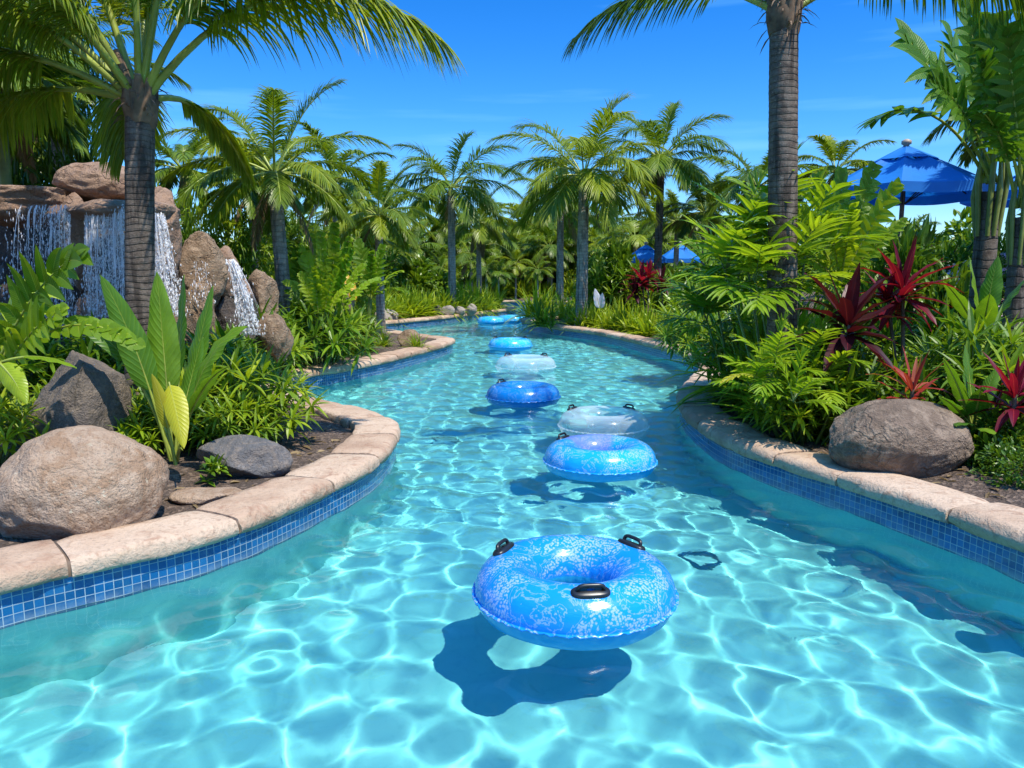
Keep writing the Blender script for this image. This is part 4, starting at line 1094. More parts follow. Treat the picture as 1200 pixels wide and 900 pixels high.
# the grove behind everything
protos = [palm('palm_tree', 3.0 + .5 * i, .13, .10, frond_set(np.random.default_rng(60 + i), 18, 2.6, 66, -15, i * 1.0, (.8, 1.4)), 60 + i, ('palm', 'palm_dark', 'palm')[i], M_trunk_g, nl=50, ll=.85, lw=.042, ldroop=1.1, ring=.1, shaft=.3, seg=9, dead=2) for i in range(3)]
rg = random.Random(4)
grove = []
for row, (Y, xa, xb, n, top) in enumerate(((33, 395, 470, 3, 262), (48, 380, 650, 9, 268), (50, 560, 860, 9, 268), (55, 350, 620, 9, 246), (57, 600, 900, 9, 246), (44, 690, 960, 7, 268), (30, 930, 1180, 5, 262), (42, 385, 640, 8, 300), (46, 640, 860, 6, 298), (51, 400, 700, 7, 288))):
    for i in range(n):
        px = xa + (xb - xa) * (i + rg.uniform(.15, .85)) / n; yy = Y + rg.uniform(-2, 2)
        h = hpx(px, top + 27 + rg.uniform(-14, 16), yy)
        pr = protos[(i + row) % 3]; base = 3.0 + .5 * ((i + row) % 3)
        o = put(pr, USED, spot(px, yy), max(.42, h / (base + .2)), None, 'palm of the dense grove filling the back of the garden', 'palms of the grove at the back', 'palm tree')

# ------------------------------------------------------------------ bushes and small trees
def bush_proto(name, seed, mat, **k):
    c, s_ = leaf_cloud(seed, **k); return thing2(name, c, ML[mat], s_, M_brown, 'foliage', 'branches')
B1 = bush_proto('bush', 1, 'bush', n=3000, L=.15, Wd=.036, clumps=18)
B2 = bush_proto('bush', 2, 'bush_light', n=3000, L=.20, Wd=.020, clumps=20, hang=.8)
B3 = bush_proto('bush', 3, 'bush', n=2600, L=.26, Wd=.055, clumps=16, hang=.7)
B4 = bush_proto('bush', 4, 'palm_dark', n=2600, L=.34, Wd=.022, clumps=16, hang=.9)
BS = [B1, B2, B3, B4]
def bush(kind, px, ytop, Y, wpx, label, group=None, sz=None):
    """a bush about wpx photo pixels wide whose top reaches ytop"""
    h = hpx(px, ytop, Y); rad = wpx * Y / F0 / 2
    o = put(BS[kind], USED, spot(px, Y, -.1), 1, None, label, group, 'bush')
    o.scale = (rad / 1.15, rad / 1.15, (h + .1) / 1.35)
    return o
bush(1, 262, 192, 15.5, 150, 'tall light green bush with narrow leaves above the waterfall rocks')
bush(0, 215, 235, 14, 90, 'dark small leaved bush behind the tall waterfall boulder')
bush(1, 300, 225, 17, 110, 'light narrow leaved bush behind the thin palm trunks')
bush(1, 395, 262, 22, 130, 'yellow green bush behind the lush ginger and right of the medium palm')
bush(2, 20, 165, 12.5, 150, 'dark broad leaved bush behind the left waterfall ledge')
bush(3, 110, 150, 12.8, 130, 'dark feathery bush behind the boulder topping the waterfall')
bush(0, -60, 60, 13.5, 220, 'tall dark tree like bush at the left edge above the waterfall')
bush(3, 60, 60, 15.5, 170, 'tall shaded bush between the left palms')
bush(0, 185, 200, 16, 90, 'dark bush seen right of the near palm trunk above the boulders')
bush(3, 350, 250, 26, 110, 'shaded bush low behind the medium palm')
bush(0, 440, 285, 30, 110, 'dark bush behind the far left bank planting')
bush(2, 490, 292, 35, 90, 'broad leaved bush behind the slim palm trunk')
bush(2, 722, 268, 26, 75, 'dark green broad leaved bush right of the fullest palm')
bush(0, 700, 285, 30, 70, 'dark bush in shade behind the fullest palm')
bush(0, 850, 268, 20, 110, 'dark bush behind the yellow green canes on the right bank')
bush(2, 800, 300, 24, 80, 'mid green bush under the far parasols')
bush(1, 1020, 240, 16.5, 170, 'olive bush on the rise beneath the large parasol')
bush(0, 1100, 248, 15, 130, 'dark bush below the large parasol between the red leaves and the trunk')
bush(1, 1150, 250, 18, 150, 'pale green bush behind the two right trunks')
bush(2, 1062, 246, 12.2, 150, 'green bush hiding the foot of the large parasol')
bush(0, 1085, 236, 20, 200, 'olive bush on the rise behind the large parasol pole')
bush(0, 1215, 505, 5.45, 130, 'low dark bush at the right edge behind the coping')
bush(3, 1215, 225, 14, 110, 'dark bush filling the right edge behind the thin stem')
bush(2, 1190, 330, 9.2, 150, 'broad leaved dark shrub at the right edge behind the red plant')
bush(0, 1010, 330, 9.6, 150, 'small leaved dark shrub behind the maroon plant')
bush(0, 905, 345, 9.8, 120, 'dark shrub behind the canes at the inner curve')
bush(2, 1100, 345, 9.0, 130, 'dark shrub between the bright red plant and the double trunk')
bush(0, 1075, 425, 6.9, 190, 'low small leaved shrub just behind the brown boulder')
bush(2, 1175, 470, 6.0, 110, 'dark low shrub right of the brown boulder')
bush(0, 1240, 400, 6.6, 140, 'dark shrub cut off by the right edge of the view')
for i, (px, yt, Y, wd, k) in enumerate(((470, 272, 52, 90, 0), (560, 275, 53, 90, 2), (640, 275, 53, 90, 0), (420, 268, 45, 110, 2), (720, 270, 52, 90, 0), (800, 275, 50, 90, 2), (600, 300, 51, 60, 1), (520, 300, 51, 60, 1), (680, 298, 50, 60, 1), (885, 272, 38, 110, 0), (950, 270, 36, 110, 2), (1010, 268, 34, 90, 0))):
    bush(k, px, yt, Y, wd, 'dark bush filling the gaps between the trunks of the grove', 'bushes in the grove at the back')
# one hedge mass far behind, closing the horizon
c, s_ = leaf_cloud(77, n=16000, size=(60, 6, 4.6), L=1.1, Wd=.26, clumps=70, hang=.6)
o = c.build('far_woods', ML['palm_dark'], None, smooth=False); o.location = (0, 72, 0); tag(o, 'continuous green mass of far woods behind the grove', 'woods', kind='stuff')
# pink flowering shrub behind the right trunks
c, s_ = leaf_cloud(31, n=1500, size=(.9, .8, .8), L=.12, Wd=.03, clumps=14)
root = thing2('flowering_shrub', c, ML['bush'], s_, M_brown, 'foliage', 'branches'); c2, _ = leaf_cloud(31, n=1100, size=(.95, .85, .85), L=.07, Wd=.034, clumps=14)
c2.build('blossoms', ML['flower'], root, smooth=False); root.location = spot(1172, 13.0, .55); tag(root, 'pale pink flowering shrub seen between the two right trunks', 'shrub')

# ------------------------------------------------------------------ bank planting
def clump_proto(name, seed, **k):
    mb, m = clump(seed, **k); o = mb.build(name, m, None, smooth=False); return o
C1 = [clump_proto('strap_leaf_plant', 100 + i, n=84, L=.78, Wd=.026, spread=.2, mat='strap') for i in range(3)]
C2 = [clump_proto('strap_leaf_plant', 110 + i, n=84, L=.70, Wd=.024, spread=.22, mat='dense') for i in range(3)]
def row(protos, pts, s0, s1, label, group, seed, off=(0, 0, 0)):
    r_ = random.Random(seed)
    for i, (px, py) in enumerate(pts):
        p = spot_px(px, py) + Vector(off); put(protos[i % len(protos)], USED, p, r_.uniform(s0, s1), None, label, group, 'plant')
# right far bank, three staggered rows
pts = []
for a, b, n in (((648, 381), (812, 403), 12), ((640, 376), (820, 396), 13), ((660, 371), (835, 388), 12)):
    for i in range(n):
        f = (i + .5) / n; pts.append((a[0] + (b[0] - a[0]) * f, a[1] + (b[1] - a[1]) * f + (.8 if i % 2 else -.4)))
row(C1, pts, .75, 1.15, 'yellow green strap leaved clump in the planting along the far right bank', 'strap leaved clumps along the far right bank', 1, (.45, .75, 0))
# left far lobe
pts = []
for a, b, n in (((425, 376), (575, 364), 14), ((430, 370), (588, 361.5), 14), ((420, 363), (560, 358), 12)):
    for i in range(n):
        f = (i + .5) / n; pts.append((a[0] + (b[0] - a[0]) * f, a[1] + (b[1] - a[1]) * f))
row(C1, pts, 1.0, 1.7, 'yellow green strap leaved clump behind the rocks of the far left bank', 'strap leaved clumps on the far left bank', 2)
pts = [(570 + 14 * i, 350.0 + (i % 2) * .5) for i in range(14)]
row(C1, pts, 1.3, 2.1, 'low green clump on the farthest bank behind the last bend', 'clumps on the farthest bank', 3)
# dark palm-like tuft at the tip of the right far bank
o = put(C2[0], USED, spot_px(640, 382), 1.3, 0, 'dark green tuft at the tip of the far right bank, by the hidden ring', None, 'plant')
row(C1, [(640, 366), (655, 362), (672, 360), (628, 372)], 1.2, 1.8, 'green clump behind the tip of the far right bank', 'clumps behind the tip of the far right bank', 9)
# middle left lobe: dark dense mounds and lighter edging
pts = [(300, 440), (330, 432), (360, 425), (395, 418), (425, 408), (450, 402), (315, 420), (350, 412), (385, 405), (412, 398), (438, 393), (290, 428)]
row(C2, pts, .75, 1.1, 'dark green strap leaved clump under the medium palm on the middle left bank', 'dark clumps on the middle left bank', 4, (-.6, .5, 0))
row(C1, [(445, 413), (462, 407), (405, 424), (430, 416), (372, 428)], .42, .62, 'low yellow green tuft edging the middle left bank', 'low tufts edging the middle left bank', 5, (-.35, .35, 0))
put(C1[0], USED, spot_px(488, 408), .5, 1, 'lone small tuft on the tip of the middle left coping', None, 'plant')

RB1 = rosette_bush(201, 30, .75, .62, 16, .30, .020, 'dense'); RB1 = thing2('leafy_mound', RB1[0], ML['dense'], RB1[1])
RB2 = rosette_bush(202, 26, .9, .6, 15, .34, .026, 'dense'); RB2 = thing2('leafy_mound', RB2[0], ML['dense'], RB2[1])
RB3 = rosette_bush(203, 24, .8, .6, 14, .30, .024, 'strap'); RB3 = thing2('leafy_mound', RB3[0], ML['strap'], RB3[1])
def mound(pr, px, py, Y, s, label, sz=None):
    return put(pr, USED, spot(px, Y), s, None, label, None, 'plant', sz)
mound(RB3, 295, 500, 6.85, .92, 'dense yellow green mound of narrow leaves overhanging the left coping')
mound(RB1, 268, 490, 6.4, .62, 'small glossy mound left of the dense yellow green one')
mound(RB2, 262, 430, 9.4, .85, 'leafy mound behind the yellow green one at the cove')
mound(RB2, 255, 440, 7.6, .9, 'dark leafy mound in front of the wet brown rocks')
mound(RB1, 402, 380, 15, 1.2, 'leafy mound around the plant with the orange leaf')
mound(RB2, 300, 400, 11, 1.1, 'dark leafy mound at the foot of the brown rock beside the medium palm')
mound(RB2, 375, 400, 12.6, 1.2, 'dark leafy mound at the foot of the medium palm')
mound(RB2, 30, 460, 7.2, .9, 'dark leafy mound behind the pointed dark boulder')
mound(RB2, 120, 430, 7.8, .95, 'dark leafy mound at the foot of the wide waterfall')
mound(RB1, 200, 470, 6.6, .7, 'small leafy mound between near palm and boulders')
mound(RB3, -25, 520, 5.6, .7, 'yellow green mound left of the pointed dark boulder')
# right side under-planting
mound(RB2, 892, 400, 9.6, 1.2, 'dark leafy mound spilling over the right coping at the inner curve')
mound(RB1, 918, 430, 8.3, .95, 'leafy mound under the yellow green canes')
mound(RB3, 948, 480, 6.95, .8, 'bright fern like mound hanging over the right coping')
mound(RB3, 898, 440, 8.2, .62, 'bright mound at the innermost point of the right coping')
mound(RB2, 985, 430, 7.4, 1.0, 'dark leafy mound at the foot of the maroon plant')
mound(RB2, 1150, 440, 7.0, 1.0, 'dark leafy mound behind the red plant of the right edge')
mound(RB1, 1130, 360, 8.4, 1.1, 'bright leafy mound in front of the double trunk')
mound(RB1, 825, 378, 13.2, 1.2, 'leafy mound between the strap leaved clumps and the canes')
mound(RB2, 780, 350, 22.5, 1.5, 'large leafy mound under the far red plants')
mound(RB2, 738, 350, 25.5, 1.8, 'large dark leafy mound right of the fullest palm')
mound(RB1, 830, 350, 17, 1.7, 'large leafy mound below the far parasols')

mound(RB3, 175, 505, 6.2, .5, 'small yellow green mound behind the hanging pale leaf')
mound(RB3, 215, 470, 7.0, .8, 'yellow green mound just behind the tall glossy plant')
mound(RB3, 60, 505, 6.6, .55, 'yellow green mound left of the pointed dark boulder top')
# fallen leaves on the beds
rl = np.random.default_rng(3); mb = MB(); k = 0
lx = rl.uniform(-5.5, 6.5, 6000); ly = rl.uniform(2.5, 13, 6000); ls = sdist(lx, ly); ok = (ls > .42) & (ls < 2.6)
lx, ly, ls = lx[ok][:1500], ly[ok][:1500], ls[ok][:1500]; lz = ground_height(lx, ly, ls) + .012; m = len(lx)
la = rl.uniform(0, 6.28, m); blades(mb, np.stack([lx, ly, lz], 1), np.stack([np.cos(la), np.sin(la), rl.uniform(.0, .35, m)], 1), UPZ + rl.normal(0, .25, (m, 3)), rl.uniform(.05, .16, m), rl.uniform(.008, .022, m), rl.random(m), n=3, droop=.5, fold=.4)
o = mb.build('leaf_litter', ML['dry'], None, smooth=False); tag(o, 'dry fallen leaves scattered over the soil of the beds', 'leaf litter', kind='stuff')

# ------------------------------------------------------------------ feature plants
def weed(px, py, s, label, seed, mat='lime'):
    r_ = np.random.default_rng(seed); mb = MB()
    for i in range(9):
        a = r_.uniform(0, 6.28); q = r_.uniform(0, .12); rosette(mb, (q * math.cos(a), q * math.sin(a), r_.uniform(.02, .16)), 7, .13, .026, r_, (60, -10), .7, 'lance', .25, 3, 3)
    o = mb.build('weed', ML[mat], None, smooth=False); o.location = spot_px(px, py); o.scale = (s, s, s); return tag(o, label, 'weed', 'weeds between the boulders')
weed(78, 522, 1.1, 'yellow green weed between the pointed and the smooth boulder', 1)
weed(150, 545, 1.3, 'yellowish weed right of the smooth tan boulder', 2)
weed(30, 528, 1.0, 'yellow green weed left behind the smooth tan boulder', 3)
weed(250, 560, .8, 'small weed above the low charcoal boulder', 4, 'dense')
weed(1125, 520, 1.2, 'green weed right of the brown boulder', 5, 'dense')
weed(960, 512, 1.0, 'green weed left of the brown boulder', 6)

def big_leaf(mb, st, p0, tip, W, r_, sag=.35, pet=.25, torn=0, mat=None, ripple=.10, fold=.22, roll=None, rnd=None, n=14, rad=.014, shape='broad'):
    """a petiole and one large blade from p0, its tip ending near tip"""
    p0 = np.array(p0, float); tip = np.array(tip, float); d = tip - p0; L = np.linalg.norm(d)
    d0 = nrm_(d / L + UPZ * sag)
    C = path(p0, d0, L, sag * 2.0, 16, 1.0)
    C = p0 + (C - p0) * (L / (np.linalg.norm(C[-1] - p0) + 1e-6))
    # swing the end onto the tip
    e = C[-1] - tip; C = C - np.linspace(0, 1, 17)[:, None] ** 1.3 * e
    st.tube(C, np.linspace(rad, rad * .25, 17), 6, rnd=.7, cap=False)
    T = nrm_(np.gradient(C, axis=0)); up = UPZ if roll is None else np.array(roll, float)
    t = np.linspace(pet, 1, n + 1); q = t * 16; i = np.clip(q.astype(int), 0, 15); fr = (q - i)[:, None]
    P = C[i] * (1 - fr) + C[i + 1] * fr; TT = nrm_(T[i] * (1 - fr) + T[i + 1] * fr)
    S = nrm_(np.cross(TT, up)); N = np.cross(S, TT); s_ = np.linspace(0, 1, n + 1)
    rn = r_.random() if rnd is None else rnd
    if not torn:
        us = np.linspace(-1, 1, 9); w = W * prof(shape, s_) + .001
        G = np.zeros((n + 1, 9, 3)); A = np.zeros((n + 1, 9, 3))
        for j, u in enumerate(us):
            rp = ripple * W * np.sin(s_ * 22 + rn * 30 + (u > 0) * 1.7) * u * u * np.sin(PI * s_)
            G[:, j] = P + S * (w * u * math.cos(fold))[:, None] + N * (w * abs(u) * math.sin(fold) - .35 * w * u * u + rp)[:, None] + N * .006
            A[:, j] = np.stack([np.full(n + 1, u), s_, np.full(n + 1, rn)], 1)
        mb.grid(G, A)
    else:
        for sgn in (1, -1):
            m = torn; sp_ = np.linspace(.02, .97, m); qq = sp_ * n; k = np.clip(qq.astype(int), 0, n - 1); ff = (qq - k)[:, None]
            PP = P[k] * (1 - ff) + P[k + 1] * ff; tt = nrm_(TT[k]); SS = S[k] * sgn; NN = N[k]
            a = np.radians(60 - 40 * sp_ ** 1.3 + r_.uniform(-6, 6, m))[:, None]
            D = np.cos(a) * tt + np.sin(a) * SS + NN * r_.uniform(.02, .30, (m, 1))
            LL = W * 1.5 * np.sin(PI * (.10 + .82 * sp_)) ** .55 * r_.uniform(.72, 1.08, m)
            ww = (1 - pet) * L / m * r_.uniform(.62, .86, m)
            blades(mb, PP, D, NN, LL, ww, np.clip(rn + r_.uniform(-.12, .12, m), 0, .99), n=5, m=3, droop=r_.uniform(.2, 1.2, m), fold=.16, shape='strip')
def leaf_plant(name, base, leaves, mat, seed, label, cat='plant', torn=0, smooth=True, stem=None, smat=None, **k):
    """base (world); each leaf: root offset px, tip px, tip distance, half width, options"""
    r_ = np.random.default_rng(seed); mb = MB(); st = MB(); base = Vector(base)
    for lf in leaves:
        (rx, ry, rY), (tx, ty, tY), W = lf[:3]; kw = dict(k); kw.update(lf[3] if len(lf) > 3 else {})
        a = at(rx, ry, rY) - base; b_ = at(tx, ty, tY) - base
        big_leaf(mb, st, a, b_, W, r_, torn=kw.pop('torn', torn), **kw)
    root = empty(name, base); mb.build('leaves', ML[mat], root, smooth=smooth); st.build('petioles', smat or M_pet, root)
    if stem is not None: stem.build('stem', M_cane, root)
    return tag(root, label, cat)
# bird of paradise clump in the left foreground
B = spot(205, 5.9); FRONT = (0, -.9, .35)
leaf_plant('broad_leaf_plant', B, [
    ((200, 540, 5.9), (117, 322, 5.7), .115, dict(sag=.3, pet=.38, roll=(.5, -.8, .3))), ((203, 540, 5.9), (184, 318, 6.0), .125, dict(sag=.16, pet=.36, roll=(.1, -1, .2))),
    ((206, 540, 5.9), (216, 322, 6.1), .075, dict(sag=.18, pet=.45, roll=(-.6, -.8, .2))), ((207, 540, 5.9), (291, 383, 5.7), .11, dict(sag=.45, pet=.42, roll=(-.3, -.6, .7))),
    ((204, 540, 5.9), (60, 378, 5.75), .08, dict(sag=.55, pet=.5, roll=(.2, -.5, .8))), ((205, 540, 5.9), (250, 335, 6.3), .09, dict(sag=.1, pet=.4, roll=(-.4, -1, .3))),
    ((206, 540, 5.9), (268, 430, 5.5), .07, dict(sag=.4, pet=.4)), ((206, 540, 5.9), (150, 400, 6.4), .08, dict(sag=.2, pet=.4)), ((203, 540, 5.9), (238, 395, 6.1), .08, dict(sag=.15, pet=.4, roll=(-.2, -1, .2)))],
    'broad', 1, 'tall glossy plant with broad upright leaves between boulders and near palm', fold=.25, ripple=.13)
leaf_plant('broad_leaf_plant', spot(212, 5.55), [((208, 540, 5.6), (214, 528, 5.2), .0, dict(pet=.9)), ((198, 448, 5.6), (216, 526, 5.35), .085, dict(sag=.25, pet=.05, roll=(.05, -1, .35), rad=.008)),
    ((206, 545, 5.55), (178, 438, 5.5), .05, dict(sag=.3, pet=.4, roll=(.2, -1, .3)))], 'yellow', 2, 'pale yellow green leaf hanging in front of the tall glossy plant', fold=.1, ripple=.06)
# philodendron at the left edge
leaf_plant('split_leaf_plant', spot(-10, 5.6), [
    ((-20, 470, 5.6), (96, 296, 5.3), .21, dict(sag=.35, pet=.32, roll=(.25, -.85, .5))), ((-15, 470, 5.6), (-40, 290, 5.6), .2, dict(sag=.3, pet=.35)),
    ((-12, 470, 5.6), (74, 362, 5.2), .16, dict(sag=.3, pet=.3, roll=(.2, -.85, .5))), ((-15, 470, 5.6), (162, 405, 5.2), .10, dict(sag=.75, pet=.35, roll=(.1, -.8, .6))),
    ((-15, 470, 5.6), (60, 320, 6.1), .15, dict(sag=.3, pet=.35, roll=(.2, -.9, .4))), ((-15, 480, 5.6), (45, 430, 5.1), .10, dict(sag=.4, pet=.4)), ((-15, 480, 5.6), (-50, 380, 5.2), .18, dict(sag=.5)), ((-15, 480, 5.7), (20, 350, 5.9), .17, dict(sag=.3, pet=.3))],
    'lime', 3, 'lush plant with large split leaves at the left edge before the waterfall', torn=11, smooth=False)
leaf_plant('split_leaf_plant', spot(-5, 5.2), [((-10, 420, 5.2), (32, 474, 5.0), .075, dict(sag=.5, pet=.25, roll=(.1, -1, .4))), ((-10, 430, 5.2), (90, 432, 5.0), .05, dict(sag=.4, pet=.4))],
    'lime', 4, 'drooping light leaf over the pointed boulder at the left edge', fold=.1)
# lush ginger and small banana on the middle left bank
rr = np.random.default_rng(8)
def fan(px, pyb, pyt, Y, n, spreadpx, W, rr, torn=0, bpx=None):
    out = []
    for i in range(n):
        f = (i + .5) / n * 2 - 1; out.append(((px + f * 4, pyb, Y), (px + f * spreadpx + rr.uniform(-6, 6), pyt + abs(f) ** 1.6 * (pyb - pyt) * .55 + rr.uniform(-8, 8), Y + rr.uniform(-.5, .5) * W * 8), W * rr.uniform(.8, 1.15), dict(sag=.12 + .35 * abs(f), pet=.3, roll=(-f * .5, -.8, .5))))
    return out
leaf_plant('ginger_plant', spot(388, 12.8), fan(388, 385, 268, 12.8, 11, 55, .13, rr) + fan(375, 385, 310, 12.4, 6, 45, .11, rr), 'lime', 9, 'tall light green ginger right of the medium palm trunk', torn=11, smooth=False)
leaf_plant('ginger_plant', spot(355, 14), fan(355, 385, 290, 14, 9, 48, .13, rr), 'lime', 10, 'light green ginger directly behind the medium palm trunk', torn=10, smooth=False)
st = MB(); b0 = spot(432, 16.3); tp = at(434, 348, 16.3) - b0; st.tube([(0, 0, 0), (tp.x * .5, 0, tp.z * .5), tuple(tp)], [.06, .05, .035], 8)
leaf_plant('young_banana_plant', b0, [((434, 352, 16.3), (t_[0], t_[1], t_[2] + 2.7), w_ * 1.2, dict(sag=s_, pet=.15, roll=r_)) for t_, w_, s_, r_ in (((398, 308, 13.4), .16, .3, None), ((420, 284, 13.7), .17, .1, (.3, -1, .2)), ((448, 290, 13.7), .15, .1, (-.3, -1, .2)), ((470, 318, 13.4), .14, .4, None), ((476, 342, 13.2), .11, .6, None), ((405, 345, 13.3), .11, .5, None), ((436, 296, 13.2), .13, .1, (0, -1, .2)))],
    'lime', 11, 'young banana plant with a bare stem at the tip of the middle left bank', stem=st, torn=10, smooth=False)
b0 = spot(402, 15.2); leaf_plant('broad_leaf_plant', b0, [((405, 372, 15.2), (391, 322, 15.0), .0, dict(pet=.9)), ((392, 323, 15.0), (417, 352, 14.9), .2, dict(sag=.4, pet=.05, roll=(0, -.8, .6)))], 'orange', 12, 'single orange yellow leaf before the young banana plant')
# right bank: canes with long light leaves
def cane_plant(px, py, Y, canes, mat, seed, label, ll=.44, lw=.038, nl=8):
    r_ = np.random.default_rng(seed); mb = MB(); st = MB(); base = spot(px, Y)
    for (bx, tx, ty, tY, nf, L) in canes:
        a = Vector((at(bx, py, Y).x, Y, base.z)) - base; b_ = at(tx, ty, tY) - base
        mid = np.array(a) * .45 + np.array(b_) * .55 + np.array([0, 0, .12])
        C = np.array([np.array(a) * (1 - t) ** 2 + 2 * t * (1 - t) * mid + np.array(b_) * t * t for t in np.linspace(0, 1, 9)])
        st.tube(C, np.linspace(.018, .010, 9), 6)
        for i in range(nf):
            az = i * 2.39996 + r_.uniform(-.3, .3); el = R(78 - 70 * (i / nf) + r_.uniform(-8, 8))
            d = np.array([math.cos(az) * math.cos(el), math.sin(az) * math.cos(el), math.sin(el)])
            pinnate(mb, C[-1 - min(3, i // 4)], d, L * r_.uniform(.8, 1.1), .7, nl, ll, lw, r_, pet=.16, ang=(62, 22), ldroop=.45, lift=.12, rad=.008, shape='leaflet', rn=4, seg=8, stem=st)
    root = empty('cane_palm', base); mb.build('leaves', ML[mat], root, smooth=False); st.build('canes', M_cane, root)
    return tag(root, label, 'plant')
cane_plant(900, 420, 8.0, [(905, 872, 290, 8.0, 9, .75), (915, 905, 262, 8.1, 10, .80), (925, 945, 285, 8.0, 9, .75), (900, 850, 320, 7.8, 8, .62), (920, 885, 330, 7.5, 8, .6), (935, 925, 320, 7.6, 8, .6)], 'lime', 5, 'tall yellow green canes with long narrow leaflets on the right bank')
cane_plant(862, 420, 9.0, [(860, 838, 345, 8.9, 8, .6), (870, 865, 325, 9.2, 8, .6), (855, 828, 375, 8.6, 7, .5)], 'dense', 6, 'darker canes leaning over the right coping at the inner curve')
cane_plant(925, 480, 7.0, [(925, 905, 440, 6.8, 9, .5), (940, 945, 425, 7.0, 9, .5), (915, 880, 455, 6.8, 7, .42), (945, 930, 470, 6.5, 7, .42), (950, 965, 455, 6.9, 8, .45)], 'lime', 7, 'light green feathery plant low on the right bank left of the boulder', ll=.22, lw=.024, nl=10)
leaf_plant('broad_leaf_plant', spot(935, 6.9), [((925, 490, 6.9), (846, 448, 6.5), .05, dict(sag=.7, pet=.45))], 'yellow', 13, 'yellowing frond arching over the right coping', torn=14, smooth=False)
for px, Y, s_ in ((888, 8.6, 1.3), (905, 8.9, 1.5), (950, 7.9, 1.3), (935, 9.2, 1.6), (970, 7.3, 1.1)  ):
    put(C1[1] if s_ > 1.33 else C2[1], USED, spot(px, Y), s_, None, 'large clump of long arching leaves among the canes on the right bank', 'arching clumps among the canes', 'plant')
LONG = [clump_proto('arching_leaf_plant', 130 + i, n=70, L=1.25, Wd=.038, spread=.28, mat=('strap', 'lime')[i], e=(82, 28), droop=1.0) for i in range(2)]
for i, (px, Y, s_) in enumerate(((932, 8.1, .85), (945, 7.7, .75), (925, 9.5, 1.1), (948, 7.5, .85), (900, 9.0, 1.25), (1128, 7.6, .9), (975, 7.0, .7))):
    put(LONG[i % 2], USED, spot(px, Y), s_, None, 'tall tuft of long arching leaves on the right bank between canes and red plants', 'tall arching tufts on the right bank', 'plant')
# big upright light leaves
leaf_plant('broad_leaf_plant', spot(985, 8.2), [((985, 330, 8.2), t_, w_, dict(sag=.1, pet=.15, roll=r_)) for t_, w_, r_ in (((930, 238, 8.0), .13, (.4, -1, .3)), ((958, 208, 8.3), .14, (.2, -1, .2)), ((985, 202, 8.4), .15, (0, -1, .2)), ((1024, 195, 8.3), .14, (-.3, -1, .2)), ((1052, 216, 8.0), .14, (-.5, -1, .4)), ((905, 275, 7.9), .11, (.4, -.8, .5)), ((1060, 258, 8.0), .10, (-.4, -.8, .5)), ((1000, 240, 7.8), .12, (0, -1, .3)), ((968, 250, 7.8), .12, (.1, -1, .3)))],
    'lime', 14, 'large plant with broad upright wavy light green leaves right of the thick trunk', torn=13, ripple=.16, smooth=False)
leaf_plant('broad_leaf_plant', spot(1150, 7.6), [((1150, 400, 7.6), t_, w_, dict(sag=.25, pet=.3)) for t_, w_ in (((1105, 330, 7.4), .10), ((1135, 300, 7.7), .11), ((1170, 300, 7.7), .11), ((1205, 325, 7.5), .11), ((1090, 372, 7.3), .09), ((1215, 370, 7.2), .09), ((1160, 345, 7.2), .10), ((1120, 350, 7.9), .10))],
    'broad', 15, 'mid green plant with broad leaves before the double trunk on the right')
leaf_plant('broad_leaf_plant', spot(1140, 6.2), [((1140, 505, 6.2), t_, w_, dict(sag=.25, pet=.3)) for t_, w_ in (((1105, 420, 6.1), .08), ((1130, 405, 6.3), .085), ((1150, 455, 5.9), .08), ((1100, 465, 5.9), .07), ((1170, 430, 6.3), .08), ((1120, 500, 5.7), .07), ((1165, 510, 5.7), .07))],
    'broad', 16, 'green broad leaved plant just right of the brown boulder')
# red leaved cordylines
def cordyline(px, Y, heads, mat, seed, label, L=.52, Wd=.045, n=22):
    r_ = np.random.default_rng(seed); mb = MB(); st = MB(); base = spot(px, Y)
    for tx, ty, tY, k in heads:
        e = at(tx, ty, tY) - base
        st.tube(path((0, 0, 0), np.array(e), e.length, 0, 6), np.linspace(.022, .016, 7), 7)
        rosette(mb, np.array(e) - UPZ * .08, int(n * .6), L * k, Wd * k * .85, r_, (84, 25), .8, 'lance', .32, 6, 5, ripple=.12)
        rosette(mb, np.array(e) - UPZ * .16, int(n * .6), L * k * .9, Wd * k * .95, r_, (40, -25), .9, 'lance', .32, 6, 5, ripple=.12, base=.25)
    root = empty('cordyline', base); mb.build('leaves', ML[mat], root, smooth=True); st.build('stem', M_brown, root)
    return tag(root, label, 'plant', 'red leaved plants')
cordyline(1000, 7.0, [(994, 372, 7.0, 1.05)], 'maroon', 1, 'dark maroon plant with drooping leaves left of the bright red one', .58, .072, 26)
cordyline(1062, 7.3, [(1058, 330, 7.3, 1.0), (1040, 345, 7.4, .7)], 'red', 2, 'brightest red plant with upright leaves above the brown boulder', .52, .054, 24)
cordyline(1070, 6.5, [(1070, 448, 6.5, .85)], 'coral', 3, 'small coral red plant just behind the brown boulder', .46, .036, 20)
cordyline(1192, 5.9, [(1190, 455, 5.9, .9)], 'red', 4, 'crimson plant on a bare stem at the right edge', .46, .042, 24)
cordyline(1160, 6.5, [(1165, 490, 6.4, .8)], 'maroon', 5, 'dark maroon plant low behind the crimson one at the right edge', .42, .04, 20)
cordyline(757, 20.5, [(752, 326, 20.5, 1.1), (760, 320, 20.7, 1.1)], 'red', 6, 'far red plant at the foot of the slender palm', .5, .06, 22)
cordyline(776, 21, [(775, 328, 21, 1.1), (744, 338, 20.5, 1.0)], 'maroon', 7, 'far maroon plant beside the far red one', .5, .06, 22)
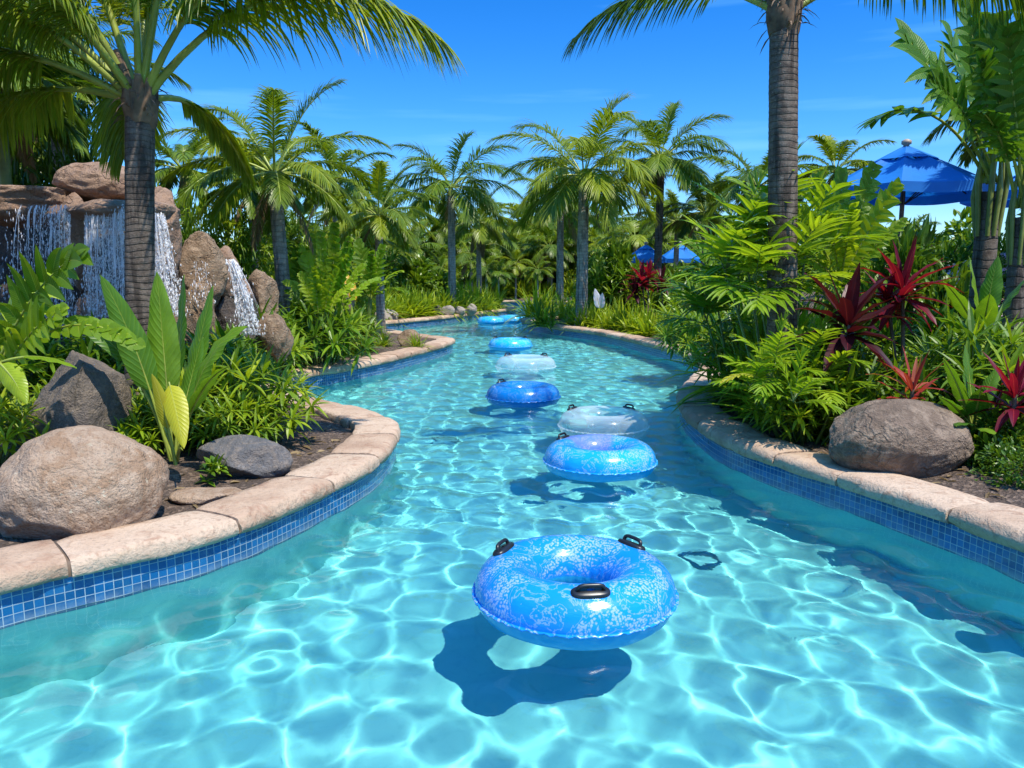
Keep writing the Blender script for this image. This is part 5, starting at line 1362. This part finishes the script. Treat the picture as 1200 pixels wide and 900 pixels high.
# two torn leaved tall plants on the right
def tall_torn(px, Y, r, ytop, leaves, seed, label, mat='broad'):
    base = spot(px, Y); r_ = np.random.default_rng(seed)
    root = empty('torn_leaf_palm', base); h = hpx(px, ytop, Y)
    mb = MB(); trunk(mb, h, r, r * .85, (0, 0), .11, 14); mb.build('trunk', M_trunk_d, root)
    sh = MB(); mb = MB(); st = MB()
    for i in range(9):
        a = i * 2.39996; sh.tube([(r * .8 * math.cos(a), r * .8 * math.sin(a), h - .5), (r * 1.2 * math.cos(a), r * 1.2 * math.sin(a), h - .1 + .05 * i), (r * .9 * math.cos(a), r * .9 * math.sin(a), h + .35 + .04 * i)], [r * .2, r * .24, r * .1], 7)
    sh.build('leaf_bases', M_shaft, root)
    for (tx, ty, tY), W, kw in leaves:
        a = np.array([r_.uniform(-.5, .5) * r, r_.uniform(-.5, .5) * r, h + .1]); big_leaf(mb, st, a, at(tx, ty, tY) - base, W, r_, rad=.022, **kw)
    lv = mb.build('leaves', ML[mat], root, smooth=False); st.build('petioles', M_pet, lv)
    return tag(root, label, 'palm tree')
T_ = lambda **k: dict(dict(torn=10, pet=.42, sag=.25, rnd=.45), **k)
tall_torn(1141, 9.0, .135, 225, [((1022, 142, 8.6), .30, T_(sag=.75, pet=.5, torn=9)), ((1060, 42, 8.9), .34, T_(sag=.2, pet=.45, torn=9, roll=(.4, -.9, .3))), ((1136, 2, 9.1), .24, T_(sag=.02, pet=.5, roll=(0, -1, .1), torn=9)), ((1168, 22, 9.0), .26, T_(sag=.05, pet=.45, roll=(-.4, -1, .1))),
   ((1205, 70, 8.8), .3, T_(sag=.3)), ((1090, 90, 8.4), .28, T_(sag=.3, pet=.4, roll=(.2, -1, .3))), ((1110, 35, 9.5), .26, T_(sag=.1)), ((1195, 140, 8.7), .28, T_(sag=.6)), ((1225, 110, 9.2), .28, T_(sag=.5)), ((1150, 70, 8.5), .26, T_(sag=.1, roll=(0, -1, .2)))], 1, 'tall plant with ringed trunk and large torn leaves right of the parasol')
tall_torn(1180, 8.4, .105, 255, [((1215, 0, 8.2), .30, T_(sag=.15)), ((1165, 100, 8.2), .24, T_(sag=.1, roll=(0, -1, .2))), ((1240, 90, 8.2), .28, T_(sag=.4)), ((1200, 60, 8.8), .28, T_(sag=.1)), ((1150, 130, 8.1), .22, T_(sag=.4)), ((1215, 165, 8.0), .24, T_(sag=.5)), ((1180, 40, 8.0), .24, T_(sag=.05, roll=(-.2, -1, .1)))], 2, 'slimmer torn leaved plant with a brown stem at the right edge')
# pale folded leaf near the fullest palm
leaf_plant('pale_leaf', spot(701, 19.8), [((703, 362, 19.8), (697, 338, 19.7), .11, dict(sag=.02, pet=.05, roll=(.3, -1, .1))), ((704, 362, 19.8), (706, 343, 19.7), .09, dict(sag=.02, pet=.05, roll=(-.3, -1, .1)))], 'flower', 21, 'pale whitish upright leaf beside the trunk of the fullest palm')
